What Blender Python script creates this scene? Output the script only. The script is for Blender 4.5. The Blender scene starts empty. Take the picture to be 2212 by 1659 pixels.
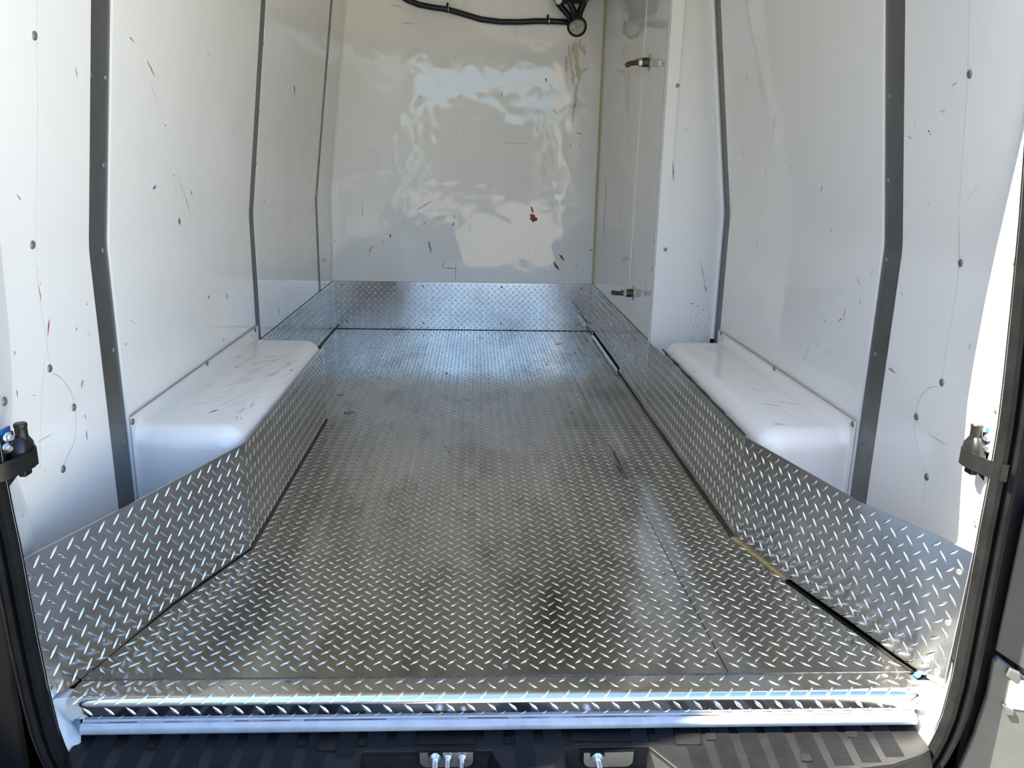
import bpy, bmesh, math, random
from mathutils import Vector, Matrix
random.seed(7)
SC = bpy.context.scene
COL = SC.collection
PI = math.pi

# ------------------------------------------------------------------ camera
IW, IH, FPX = 2212.0, 1659.0, 1747.478
CAM = Vector((0.002993, -1.235838, 0.86))
CR = Vector((0.99886446, -0.04347343, 0.01948994))
CU = Vector((-0.00754775, 0.25952386, 0.96570720))
CF = Vector((0.04704071, 0.96475770, -0.25890103))
cd = bpy.data.cameras.new('camera')
cam = bpy.data.objects.new('camera', cd)
COL.objects.link(cam)
cd.sensor_width = 36.0
cd.lens = FPX / IW * 36.0
cd.clip_start = 0.02
cam.matrix_world = Matrix((
    (CR.x, CU.x, -CF.x, CAM.x), (CR.y, CU.y, -CF.y, CAM.y), (CR.z, CU.z, -CF.z, CAM.z), (0, 0, 0, 1)))
SC.camera = cam

# ------------------------------------------------------------------ world, sun, exposure
SUN_AZ = Vector((0.77, 0.07, 0)).normalized()      # horizontal travel direction of the sunlight
SUN_EL = math.radians(52)
world = bpy.data.worlds.new('sky')
SC.world = world
world.use_nodes = True
wn = world.node_tree
wn.nodes.clear()
wo = wn.nodes.new('ShaderNodeOutputWorld')
wb = wn.nodes.new('ShaderNodeBackground')
ws = wn.nodes.new('ShaderNodeTexSky')
ws.sky_type = 'NISHITA'
ws.sun_disc = False
ws.sun_elevation = SUN_EL
ws.sun_rotation = math.atan2(-SUN_AZ.x, -SUN_AZ.y)
ws.air_density = 1.0
ws.dust_density = 0.8
ws.ozone_density = 4.0
wb.inputs[1].default_value = 1.2
wt = wn.nodes.new('ShaderNodeMix')
wt.data_type = 'RGBA'
wt.blend_type = 'MULTIPLY'
wt.inputs[0].default_value = 1.0
wt.inputs[7].default_value = (0.94, 1.0, 1.06, 1)
wn.links.new(ws.outputs[0], wt.inputs[6])
wn.links.new(wt.outputs[2], wb.inputs[0])
wn.links.new(wb.outputs[0], wo.inputs[0])
sl = bpy.data.lights.new('sun', 'SUN')
sl.energy = 60.0
sl.angle = math.radians(0.6)
sl.color = (1.0, 0.94, 0.80)
so = bpy.data.objects.new('sun', sl)
COL.objects.link(so)
so.rotation_euler = Vector((SUN_AZ.x * math.cos(SUN_EL), SUN_AZ.y * math.cos(SUN_EL), -math.sin(SUN_EL))).to_track_quat('-Z', 'Y').to_euler()
so.location = (-6, -4, 8)
SC.view_settings.view_transform = 'Standard'
SC.view_settings.look = 'None'
SC.view_settings.gamma = 1.0
SC.view_settings.use_curve_mapping = False
SC.view_settings.exposure = -0.55
SC.cycles.max_bounces = 10
SC.cycles.diffuse_bounces = 6
SC.cycles.glossy_bounces = 5
SC.cycles.caustics_reflective = True
SC.cycles.sample_clamp_indirect = 12.0
SC.cycles.blur_glossy = 0.6


# ------------------------------------------------------------------ helpers
def at(px, py, axis, val):
    """The point of the plane coordinate[axis] = val that the photograph shows at a pixel."""
    d = CF + CR * ((px - IW / 2) / FPX) - CU * ((py - IH / 2) / FPX)
    return CAM + d * ((val - CAM[axis]) / d[axis])


def at_plane(px, py, p0, n):
    d = CF + CR * ((px - IW / 2) / FPX) - CU * ((py - IH / 2) / FPX)
    return CAM + d * ((p0 - CAM).dot(n) / d.dot(n))


def thing(name, label, cat, loc, group=None):
    o = bpy.data.objects.new(name, None)
    o.empty_display_size = 0.03
    o.location = loc
    o['label'] = label
    o['category'] = cat
    if group:
        o['group'] = group
    COL.objects.link(o)
    return o


def origin(o):
    v = Vector((0, 0, 0))
    while o is not None:
        v += o.location
        o = o.parent
    return v


class MB:
    def __init__(s):
        s.v, s.f = [], []

    def add(s, verts, faces):
        b = len(s.v)
        s.v += [Vector(p) for p in verts]
        s.f += [tuple(i + b for i in f) for f in faces]
        return s

    def box(s, lo, hi):
        x0, y0, z0 = lo
        x1, y1, z1 = hi
        return s.add([(x0, y0, z0), (x1, y0, z0), (x1, y1, z0), (x0, y1, z0), (x0, y0, z1), (x1, y0, z1), (x1, y1, z1), (x0, y1, z1)],
                     [(3, 2, 1, 0), (4, 5, 6, 7), (0, 1, 5, 4), (1, 2, 6, 5), (2, 3, 7, 6), (3, 0, 4, 7)])

    def prism(s, poly, vec):
        """Closed solid: a planar polygon pushed along vec."""
        n = len(poly)
        vec = Vector(vec)
        a = [Vector(p) for p in poly]
        b = [p + vec for p in a]
        return s.add(a + b, [tuple(range(n - 1, -1, -1)), tuple(range(n, 2 * n))] +
                     [(i, (i + 1) % n, n + (i + 1) % n, n + i) for i in range(n)])

    def loft(s, rings, closed=True, caps=True):
        n = len(rings[0])
        vs = [p for r in rings for p in r]
        fs = []
        for k in range(len(rings) - 1):
            for i in range(n if closed else n - 1):
                j = (i + 1) % n
                fs.append((k * n + i, k * n + j, (k + 1) * n + j, (k + 1) * n + i))
        if caps:
            fs.append(tuple(range(n - 1, -1, -1)))
            m = (len(rings) - 1) * n
            fs.append(tuple(range(m, m + n)))
        return s.add(vs, fs)

    def tube(s, pts, rad, n=10, prof=None):
        pts = [Vector(p) for p in pts]
        rads = rad if isinstance(rad, (list, tuple)) else [rad] * len(pts)
        rings = []
        up = None
        for i, p in enumerate(pts):
            t = (pts[min(i + 1, len(pts) - 1)] - pts[max(i - 1, 0)]).normalized()
            if up is None:
                up = Vector((0, 0, 1)) if abs(t.z) < 0.9 else Vector((0, 1, 0))
            a = (up - t * up.dot(t)).normalized()
            b = t.cross(a)
            up = a
            rings.append([p + (a * math.cos(2 * PI * k / n) + b * math.sin(2 * PI * k / n)) * rads[i] for k in range(n)])
        return s.loft(rings)

    def lathe(s, base, axis, prof, n=16):
        """prof: (distance along the axis, radius) pairs."""
        axis = Vector(axis).normalized()
        a = axis.orthogonal().normalized()
        b = axis.cross(a)
        base = Vector(base)
        return s.loft([[base + axis * d + (a * math.cos(2 * PI * k / n) + b * math.sin(2 * PI * k / n)) * r for k in range(n)] for d, r in prof])

    def build(s, name, mat, parent=None, smooth=False, kind=None, bevel=0.0, label=None, solid=0.0, angle=40):
        me = bpy.data.meshes.new(name)
        off = origin(parent) if parent is not None else Vector((0, 0, 0))
        me.from_pydata([tuple(p - off) for p in s.v], [], s.f)
        bm = bmesh.new()
        bm.from_mesh(me)
        if not solid:
            bmesh.ops.recalc_face_normals(bm, faces=bm.faces)
        bm.to_mesh(me)
        bm.free()
        me.materials.append(mat)
        if smooth:
            me.polygons.foreach_set('use_smooth', [True] * len(me.polygons))
            if angle < 180:
                me.set_sharp_from_angle(angle=math.radians(angle))
        o = bpy.data.objects.new(name, me)
        COL.objects.link(o)
        if parent is not None:
            o.parent = parent
        if solid:
            m = o.modifiers.new('solid', 'SOLIDIFY')
            m.thickness = solid
            m.offset = -1
        if bevel:
            m = o.modifiers.new('bevel', 'BEVEL')
            m.width = bevel
            m.segments = 3
            m.limit_method = 'ANGLE'
            m.angle_limit = math.radians(35)
            m.harden_normals = False
        if kind:
            o['kind'] = kind
        if label:
            o['label'] = label
        return o


def rrect(cx, cy, w, h, r, n=5):
    out = []
    for (sx, sy, a0) in ((1, 1, 0), (-1, 1, 90), (-1, -1, 180), (1, -1, 270)):
        for k in range(n):
            a = math.radians(a0 + 90 * k / (n - 1))
            out.append((cx + sx * (w / 2 - r) + r * math.cos(a), cy + sy * (h / 2 - r) + r * math.sin(a)))
    return out


# ------------------------------------------------------------------ materials
def new_mat(name):
    m = bpy.data.materials.new(name)
    m.use_nodes = True
    nt = m.node_tree
    return m, nt, nt.nodes['Principled BSDF']


def ramp(nt, src, stops):
    r = nt.nodes.new('ShaderNodeValToRGB')
    e = r.color_ramp.elements
    e[0].position, e[0].color = stops[0][0], tuple(stops[0][1]) + (1,)
    e[1].position, e[1].color = stops[-1][0], tuple(stops[-1][1]) + (1,)
    for p, c in stops[1:-1]:
        q = e.new(p)
        q.color = tuple(c) + (1,)
    nt.links.new(src, r.inputs[0])
    return r.outputs[0]


def noise(nt, scale, detail=4, rough=0.6, stretch=(1, 1, 1), w=0.0):
    tc = nt.nodes.new('ShaderNodeNewGeometry')
    mp = nt.nodes.new('ShaderNodeMapping')
    mp.inputs['Scale'].default_value = stretch
    mp.inputs['Location'].default_value = (w, w * 1.7, w * 0.3)
    nt.links.new(tc.outputs['Position'], mp.inputs['Vector'])
    n = nt.nodes.new('ShaderNodeTexNoise')
    n.inputs['Scale'].default_value = scale
    n.inputs['Detail'].default_value = detail
    n.inputs['Roughness'].default_value = rough
    nt.links.new(mp.outputs[0], n.inputs['Vector'])
    return n.outputs['Fac']


def mix(nt, fac, a, b):
    m = nt.nodes.new('ShaderNodeMix')
    m.data_type = 'RGBA'
    for s, v in ((m.inputs[0], fac), (m.inputs[6], a), (m.inputs[7], b)):
        if hasattr(v, 'is_linked') or isinstance(v, bpy.types.NodeSocket):
            nt.links.new(v, s)
        elif isinstance(v, (int, float)):
            s.default_value = v
        else:
            s.default_value = tuple(v) + (1,)
    return m.outputs[2]


def mathn(nt, op, a, b):
    m = nt.nodes.new('ShaderNodeMath')
    m.operation = op
    for s, v in ((m.inputs[0], a), (m.inputs[1], b)):
        if isinstance(v, bpy.types.NodeSocket):
            nt.links.new(v, s)
        else:
            s.default_value = v
    return m.outputs[0]


def bump(nt, bs, h, strength, dist):
    b = nt.nodes.new('ShaderNodeBump')
    b.inputs['Strength'].default_value = strength
    b.inputs['Distance'].default_value = dist
    nt.links.new(h, b.inputs['Height'])
    nt.links.new(b.outputs[0], bs.inputs['Normal'])


def plain(name, col, rough, metal=0.0, spec=0.5, var=0.0, vscale=30.0):
    m, nt, b = new_mat(name)
    b.inputs['Roughness'].default_value = rough
    b.inputs['Metallic'].default_value = metal
    b.inputs['Specular IOR Level'].default_value = spec
    if var:
        n = noise(nt, vscale)
        c = ramp(nt, n, [(0.3, tuple(x * (1 - var) for x in col)), (0.7, tuple(min(1, x * (1 + var)) for x in col))])
        nt.links.new(c, b.inputs['Base Color'])
    else:
        b.inputs['Base Color'].default_value = tuple(col) + (1,)
    return m


def white_panel(name, col, rough, wav=0.35, dirt=0.12):
    m, nt, b = new_mat(name)
    n1 = noise(nt, 2.2, 3)
    n2 = noise(nt, 45, 5, 0.7)
    c = mix(nt, n1, tuple(x * 0.965 for x in col), col)
    sp = ramp(nt, noise(nt, 140, 3, 0.7), [(0.70, (0, 0, 0)), (0.80, (1, 1, 1))])
    c2 = mix(nt, mathn(nt, 'MULTIPLY', sp, dirt), c, (0.42, 0.40, 0.36))
    nt.links.new(c2, b.inputs['Base Color'])
    r = ramp(nt, n2, [(0.3, (rough * 0.85,) * 3), (0.7, (rough * 1.25,) * 3)])
    nt.links.new(r, b.inputs['Roughness'])
    b.inputs['IOR'].default_value = 1.5
    wv = noise(nt, 5.5, 2, 0.5)
    fine = noise(nt, 320, 2, 0.5)
    h = mathn(nt, 'ADD', wv, mathn(nt, 'MULTIPLY', fine, 0.002))
    bump(nt, b, h, wav, 0.006)
    return m


def alu(name, col, rough, dirty, streak=(1, 1, 1), brown=(0.12, 0.10, 0.075)):
    m, nt, b = new_mat(name)
    big = noise(nt, 2.6, 5, 0.62, streak)
    mid = noise(nt, 14, 5, 0.65, streak, 3.0)
    fine = noise(nt, 260, 3, 0.7)
    c = mix(nt, mid, tuple(x * 0.80 for x in col), col)
    d = ramp(nt, mathn(nt, 'ADD', mathn(nt, 'MULTIPLY', big, 0.7), mathn(nt, 'MULTIPLY', mid, 0.3)), [(0.38, (0, 0, 0)), (0.66, (1, 1, 1))])
    dm = mathn(nt, 'MULTIPLY', d, dirty)
    sm = ramp(nt, noise(nt, 5.5, 4, 0.6, (streak[0] * 0.7, streak[1], 1), 9.0), [(0.52, (0, 0, 0)), (0.72, (1, 1, 1))])
    c2 = mix(nt, dm, c, brown)
    nt.links.new(mix(nt, mathn(nt, 'MULTIPLY', sm, dirty * 0.9), c2, tuple(x * 0.45 for x in brown)), b.inputs['Base Color'])
    b.inputs['Metallic'].default_value = 1.0
    rr = mathn(nt, 'ADD', mathn(nt, 'MULTIPLY', d, 0.10), mathn(nt, 'ADD', mathn(nt, 'MULTIPLY', mid, 0.10), rough - 0.05))
    nt.links.new(rr, b.inputs['Roughness'])
    bump(nt, b, fine, 0.10, 0.0006)
    return m


M = {}
M['white'] = white_panel('white_frp', (0.85, 0.83, 0.78), 0.045, 0.30)
M['white_b'] = white_panel('white_bulkhead', (0.86, 0.84, 0.79), 0.05, 0.55)
M['white_dull'] = white_panel('white_moulding', (0.86, 0.805, 0.73), 0.16, 0.10, 0.2)
M['paint'] = white_panel('white_body_paint', (0.82, 0.82, 0.81), 0.16, 0.12, 0.10)
M['edge'] = plain('white_panel_edge', (0.84, 0.84, 0.82), 0.4)
M['strip'] = plain('grey_strip_metal', (0.20, 0.197, 0.19), 0.42, 0.85, 0.5, 0.10, 8)
M['strip_back'] = plain('grey_strip_back', (0.05, 0.05, 0.05), 0.6)
M['floor'] = alu('floor_tread_aluminium', (0.62, 0.612, 0.59), 0.10, 0.62, (2.2, 0.55, 1), (0.255, 0.242, 0.218))
M['floor_lug'] = alu('floor_lug_aluminium', (0.86, 0.855, 0.84), 0.09, 0.18, (2.2, 0.55, 1), (0.3,0.27,0.22))
M['kick'] = alu('kick_plate_aluminium', (0.68, 0.67, 0.65), 0.11, 0.30, (1, 1, 1), (0.3, 0.28, 0.25))
M['kick_lug'] = alu('kick_lug_aluminium', (0.86, 0.86, 0.85), 0.09, 0.06, (1, 1, 1), (0.4, 0.38, 0.35))
M['nose'] = alu('threshold_aluminium', (0.70, 0.695, 0.68), 0.05, 0.15, (1, 1, 1), (0.3, 0.28, 0.25))
M['nose_lug'] = alu('threshold_lug_aluminium', (0.80, 0.80, 0.79), 0.13, 0.05)
M['screw'] = plain('screw_zinc', (0.24, 0.24, 0.22), 0.5, 0.7)
M['screw_dark'] = plain('screw_slot', (0.035, 0.035, 0.03), 0.6)
M['zinc'] = plain('zinc_plated', (0.72, 0.73, 0.74), 0.22, 1.0, 0.5, 0.12, 40)
M['zincy'] = plain('yellow_zinc_plate', (0.74, 0.71, 0.60), 0.30, 1.0, 0.5, 0.15, 25)
M['brass'] = plain('dull_brass', (0.105, 0.075, 0.032), 0.42, 0.75, 0.5, 0.2, 60)
M['washer'] = plain('washer_zinc', (0.55, 0.57, 0.60), 0.35, 0.9)
M['rubber'] = plain('black_rubber', (0.0055, 0.0055, 0.0055), 0.6, 0, 0.12, 0.5, 22)
M['gap'] = plain('black_joint_shade', (0.006, 0.006, 0.006), 0.8, 0, 0.2)
M['hose'] = plain('black_hose', (0.010, 0.010, 0.011), 0.42, 0, 0.4)
M['plastic'] = plain('bumper_plastic', (0.009, 0.009, 0.0095), 0.46, 0, 0.25, 0.2, 35)
M['trim_plastic'] = plain('door_trim_plastic', (0.060, 0.062, 0.060), 0.45, 0, 0.45, 0.12, 18)
M['trim_dark'] = plain('door_trim_dark', (0.035, 0.036, 0.034), 0.55, 0, 0.4, 0.15, 18)
M['latch'] = plain('latch_black', (0.008, 0.0078, 0.0074), 0.36, 0.1, 0.5, 0.3, 60)
M['blue'] = plain('blue_shim', (0.03, 0.16, 0.42), 0.45)
M['tape'] = plain('blue_tape', (0.005, 0.085, 0.24), 0.5)
M['caulk'] = plain('dirt_caulk', (0.065, 0.048, 0.030), 0.8, 0, 0.3, 0.5, 70)
M['caulk_y'] = plain('yellow_sealant', (0.56, 0.48, 0.27), 0.55, 0, 0.4, 0.15, 30)
M['foam'] = plain('hole_foam', (0.62, 0.57, 0.45), 0.85, 0, 0.3, 0.3, 60)
M['stain'] = plain('foam_stain', (0.64, 0.57, 0.40), 0.35, 0, 0.4, 0.1, 60)
M['rust'] = plain('rust_line', (0.10, 0.045, 0.025), 0.8, 0, 0.3, 0.6, 50)
M['red'] = plain('red_transfer', (0.36, 0.035, 0.055), 0.5, 0, 0.3)
M['dark'] = plain('dark_scuff', (0.34, 0.325, 0.295), 0.5, 0, 0.3)
M['black'] = plain('black_scuff', (0.03, 0.028, 0.026), 0.6, 0, 0.3)
M['bluemark'] = plain('blue_transfer', (0.10, 0.19, 0.42), 0.5)
M['seam'] = plain('seam_line', (0.50, 0.48, 0.45), 0.6)
M['wood'] = plain('wood_chip', (0.40, 0.28, 0.12), 0.8, 0, 0.2, 0.3, 90)
M['twig'] = plain('twig_brown', (0.09, 0.07, 0.045), 0.8)
M['grey_dirt'] = plain('grey_dirt', (0.11, 0.11, 0.10), 0.8, 0, 0.3, 0.6, 90)
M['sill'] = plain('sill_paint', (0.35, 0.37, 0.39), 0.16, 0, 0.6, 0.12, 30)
M['scratch'] = plain('scratch_bright', (0.75, 0.74, 0.70), 0.3, 1.0)
M['ground'] = plain('driveway', (0.32, 0.295, 0.235), 0.85, 0, 0.3, 0.12, 3)
M['stucco'] = plain('unseen_wall_stucco', (0.42, 0.36, 0.28), 0.9, 0, 0.2, 0.08, 2)
M['leaf'] = plain('hedge_green', (0.045, 0.065, 0.025), 0.8, 0, 0.2, 0.5, 4)
M['van'] = plain('van_white_paint', (0.78, 0.78, 0.77), 0.25)

# ------------------------------------------------------------------ key dimensions (metres)
XL, XR, XR2, YB = -0.749, 0.640, 0.875, 3.096
H = 0.258
ZTOP = 1.80
BL, BR = 0.69, 0.715                       # height of the bend in the walls
SL, SR = 0.122, 0.137                      # inward lean above the bend


def xl(z):
    return XL + max(0.0, z - BL) * SL


def xr(z):
    return XR2 - max(0.0, z - BR) * SR


NLU = Vector((1, 0, -SL)).normalized()
NRU = Vector((-1, 0, -SR)).normalized()


def on_left(px, py):
    p = at(px, py, 0, XL)
    n = Vector((1, 0, 0))
    if p.z > BL:
        n = NLU
        p = at_plane(px, py, Vector((XL, 0, BL)), n)
    return p, n


def on_right(px, py):
    p = at(px, py, 0, XR2)
    n = Vector((-1, 0, 0))
    if p.z > BR:
        n = NRU
        p = at_plane(px, py, Vector((XR2, 0, BR)), n)
    return p, n


def on_far_right(px, py):
    return at(px, py, 0, XR), Vector((-1, 0, 0))


def on_back(px, py):
    return at(px, py, 1, YB), Vector((0, -1, 0))


def on_floor(px, py):
    return at(px, py, 2, 0.0), Vector((0, 0, 1))


PIL_A, PIL_B = Vector((XR, 1.600, 0)), Vector((0.868, 1.632, 0))
PIL_N = Vector((PIL_B.y - PIL_A.y, -(PIL_B.x - PIL_A.x), 0)).normalized()


def on_pillar(px, py):
    return at_plane(px, py, PIL_A, PIL_N), PIL_N


# ------------------------------------------------------------------ outside
g = MB()
g.add([(-40, -40, -0.72), (40, -40, -0.72), (40, 12, -0.72), (-40, 12, -0.72)], [(0, 1, 2, 3)])
g = g.build('ground', M['ground'])
g['kind'] = 'structure'
for lo, hi in (((-30, -24.5, -0.72), (-2.4, -24, 7.0)), ((3.2, -27.5, -0.72), (30, -27, 3.4)), ((-2.4, -34, -0.72), (3.2, -31, 3.7)), ((-5.0, -20, -0.72), (-4.6, 1.5, 4.9))):
    w_ = MB().box(lo, hi).build('wall_unseen', M['stucco'])  # unseen blocks; the left-hand one is added to block low sky and shade the ground
    w_['kind'] = 'structure'

# ------------------------------------------------------------------ floor
FLOOR = [(-0.667, 0.0), (0.797, 0.0), (0.690, 0.329), (0.636, 0.538), (0.642, 3.096), (-0.749, 3.096), (-0.749, 1.500),
         (-0.5085, 1.487), (-0.507, 0.487), (-0.596, 0.245)]
fl = MB()
fl.box((-0.80, -0.02, -0.060), (0.92, 3.16, -0.004))
fl = fl.build('floor', M['gap'])
fl['kind'] = 'structure'
SEAM0, SEAM1 = (0.458, 0.0), (0.414, 3.096)
left_poly = [(-0.667, 0.0), (0.4572, 0.0), (0.4132, 3.096), (-0.749, 3.096), (-0.749, 1.500), (-0.5085, 1.487), (-0.507, 0.487), (-0.596, 0.245)]
right_poly = [(0.4588, 0.0), (0.797, 0.0), (0.690, 0.329), (0.636, 0.538), (0.642, 3.096), (0.4148, 3.096)]
for poly in (left_poly, right_poly):
    MB().prism([(x, y, -0.0035) for x, y in poly], (0, 0, 0.0035)).build('tread_sheet', M['floor'], fl)

# ---- raised lugs of tread plate
P_ = 0.0328


def lug_mesh(name, mat, sgn, L=0.0265, W=0.0054, Hh=0.0023):
    """One lens-shaped lug turned 45 degrees either way; 24 triangles."""
    vs, fs = [(-L / 2, 0, 0)], []
    for k, (t, wv, hv) in enumerate(((-0.27, 0.62, 0.75), (0.0, 1.0, 1.0), (0.27, 0.62, 0.75))):
        for q, hh in ((-0.5, 0), (-0.22, 0.8), (0.0, 1.0), (0.22, 0.8), (0.5, 0)):
            vs.append((t * L, q * W * wv, hh * Hh * hv))
    vs.append((L / 2, 0, 0))
    e = len(vs) - 1
    for j in range(4):
        fs.append((0, 1 + j + 1, 1 + j))
        for k in range(2):
            a = 1 + k * 5 + j
            fs.append((a, a + 1, a + 6, a + 5))
        fs.append((e, 11 + j, 12 + j))
    c, s = math.cos(PI / 4), math.sin(PI / 4) * sgn
    vs = [(x * c - y * s, x * s + y * c, z) for x, y, z in vs]
    me = bpy.data.meshes.new(name)
    me.from_pydata(vs, [], fs)
    bm = bmesh.new()
    bm.from_mesh(me)
    bmesh.ops.recalc_face_normals(bm, faces=bm.faces)
    if sum(f.normal.z for f in bm.faces) < 0:
        bmesh.ops.reverse_faces(bm, faces=bm.faces)
    bm.to_mesh(me)
    bm.free()
    me.polygons.foreach_set('use_smooth', [True] * len(me.polygons))
    me.materials.append(mat)
    return me


def inside(x, y, poly):
    r = False
    n = len(poly)
    for i in range(n):
        x0, y0 = poly[i]
        x1, y1 = poly[(i + 1) % n]
        if (y0 > y) != (y1 > y) and x < (x1 - x0) * (y - y0) / (y1 - y0) + x0:
            r = not r
    return r


def lattice(poly, u0=0.0, v0=0.0, mrg=0.009):
    us = [p[0] for p in poly]
    vs = [p[1] for p in poly]
    out = []
    k0, k1 = int((min(vs) - v0) / (P_ / 2)) - 2, int((max(vs) - v0) / (P_ / 2)) + 2
    i0, i1 = int((min(us) - u0) / P_) - 2, int((max(us) - u0) / P_) + 2
    for k in range(k0, k1):
        for i in range(i0, i1):
            u, v = u0 + i * P_ + (P_ / 2 if k % 2 else 0), v0 + k * P_ / 2
            if all(inside(u + a, v + b, poly) for a, b in ((mrg, mrg), (-mrg, mrg), (mrg, -mrg), (-mrg, -mrg))):
                out.append((u, v, 1 if k % 2 == 0 else -1))
    return out


def visible_depth(p):
    d = p - CAM
    z = d.dot(CF)
    px, py = IW / 2 + FPX * d.dot(CR) / z, IH / 2 - FPX * d.dot(CU) / z
    return z if -30 < px < IW + 30 and -30 < py < IH + 30 else z + 50


def place_lugs(items, frame, parent, mat, limit=300, **kw):
    """items: (u, v, sign) in the sheet's own plane; frame(u, v) -> point, u axis, v axis, normal."""
    meshes = {s: lug_mesh('tread_lug', mat, s, **kw) for s in (1, -1)}
    off = origin(parent)
    rec = []
    for u, v, s in items:
        p, ua, va, n = frame(u, v)
        rec.append((visible_depth(p), p, ua, va, n, s))
    rec.sort(key=lambda r: r[0])
    rest = MB()
    for idx, (d, p, ua, va, n, s) in enumerate(rec):
        mt = Matrix(((ua.x, va.x, n.x, p.x - off.x), (ua.y, va.y, n.y, p.y - off.y), (ua.z, va.z, n.z, p.z - off.z), (0, 0, 0, 1)))
        if idx < limit:
            o = bpy.data.objects.new('tread_lug', meshes[s])
            o.parent = parent
            o.matrix_local = mt
            COL.objects.link(o)
        else:
            me = meshes[s]
            rest.v += [mt @ w.co for w in me.vertices]
            b = len(rest.v) - len(me.vertices)
            rest.f += [tuple(i + b for i in f.vertices) for f in me.polygons]
    if rest.v:
        me = bpy.data.meshes.new('tread_lugs')
        me.from_pydata([tuple(q) for q in rest.v], [], rest.f)
        me.polygons.foreach_set('use_smooth', [True] * len(me.polygons))
        me.materials.append(mat)
        o = bpy.data.objects.new('tread_lugs', me)
        o.parent = parent
        o['kind'] = 'stuff'
        COL.objects.link(o)


EX, EY, EZ = Vector((1, 0, 0)), Vector((0, 1, 0)), Vector((0, 0, 1))
fit = [q for q in lattice([(x, max(y, 0.001)) for x, y in FLOOR], 0.0, 0.008, 0.008)
       if abs(q[0] - (0.458 - 0.0142 * q[1])) > 0.002]
place_lugs(fit, lambda u, v: (Vector((u, v, 0)), EX, EY, EZ), fl, M['floor_lug'])


# ------------------------------------------------------------------ screws
def screw_mesh(name, r, h, mat):
    me_b = MB().lathe((0, 0, 0), (0, 0, 1), [(0, r), (h * 0.55, r * 0.92), (h, r * 0.62), (h, r * 0.34), (h * 0.35, r * 0.26), (h * 0.35, 0.0002)], 12)
    o = me_b.build(name, mat, None, True)
    me = o.data
    bpy.data.objects.remove(o)
    return me


SCREW = screw_mesh('screw', 0.0052, 0.0022, M['screw'])
SCREW_S = screw_mesh('screw', 0.0042, 0.0014, M['screw'])
M['screw_f'] = plain('floor_screw', (0.17, 0.17, 0.165), 0.5, 0.7)
SCREW_F = screw_mesh('screw', 0.0055, 0.0009, M['screw_f'])
SCREW_B = screw_mesh('screw', 0.0075, 0.0030, M['screw'])


def place_screw(p, n, parent, mesh, name='screw', lift=0.0):
    o = bpy.data.objects.new(name, mesh)
    q = Vector(n).to_track_quat('Z', 'Y').to_matrix().to_4x4()
    o.parent = parent
    o.matrix_local = Matrix.Translation(p + Vector(n) * lift - origin(parent)) @ q
    COL.objects.link(o)
    return o


for p in ((655, 1073), (570, 1240), (1000, 1242), (1310, 1054), (1003, 1071), (1433, 1240), (1474, 1246), (1607, 1239), (196, 1453), (653, 1445),
          (1091, 1438), (1520, 1436), (1628, 1431), (1363, 1046), (1262, 960), (1280, 858), (1291, 857), (1250, 857)):
    q, n = on_floor(*p)
    place_screw(q, n, fl, SCREW_F)
# dirt caulk along the foot of the plates
cb = MB()


def flat_bar(mb, pts, w, z0, z1, side):
    """A strip w wide lying beside the polyline pts on its given side."""
    pts = [Vector((x, y, 0)) for x, y in pts]
    L, R = [], []
    for i, p in enumerate(pts):
        t = (pts[min(i + 1, len(pts) - 1)] - pts[max(i - 1, 0)]).normalized()
        nn = Vector((-t.y, t.x, 0)) * side
        L.append(p)
        R.append(p + nn * w * random.uniform(0.75, 1.25))
    for i in range(len(pts) - 1):
        a, b, c, d = L[i], L[i + 1], R[i + 1], R[i]
        lo = [Vector((q.x, q.y, z0)) for q in (a, b, c, d)]
        mb.prism(lo, (0, 0, z1 - z0))


def along(a, b, n):
    return [(a[0] + (b[0] - a[0]) * k / n, a[1] + (b[1] - a[1]) * k / n) for k in range(n + 1)]


flat_bar(cb, along((-0.507, 0.49), (-0.507, 1.472), 24), 0.0045, 0.0, 0.0028, -1)
flat_bar(cb, along((0.636, 0.54), (0.639, 3.09), 40), 0.005, 0.0, 0.0026, 1)
flat_bar(cb, along((-0.745, 3.093), (0.64, 3.093), 30), 0.007, 0.0, 0.0026, -1)
flat_bar(cb, along((-0.747, 1.58), (-0.747, 3.09), 20), 0.006, 0.0, 0.0026, -1)
cb.build('caulk_line', M['caulk'], fl)
cc = MB()
flat_bar(cc, along((0.797, 0.0), (0.690, 0.329), 10), 0.007, 0.0, 0.003, 1)
flat_bar(cc, along((-0.596, 0.245), (-0.667, 0.0), 8), 0.0022, 0.0, 0.0015, 1)
flat_bar(cc, along((-0.507, 0.487), (-0.596, 0.245), 8), 0.0022, 0.0, 0.0015, 1)
cc.build('rubber_joint', M['gap'], fl)
cc = MB()
for k in range(80):
    x = -0.66 + 1.455 * k / 80
    cc.box((x, -0.0014, -0.0016), (x + 0.0182, 0.0, -0.0001 - random.uniform(0, 0.0007)))
cc.build('caulk_line', M['grey_dirt'], fl)
cc = MB()
flat_bar(cc, along((0.797, 0.0), (0.690, 0.329), 10), 0.0045, 0.0, 0.003, 1)
cc.build('rubber_joint', M['gap'], fl)
cw = MB()
flat_bar(cw, along((0.690, 0.335), (0.636, 0.54), 8), 0.008, 0.0, 0.004, 1)
cw.build('filler_strip', M['wood'], fl)

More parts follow.
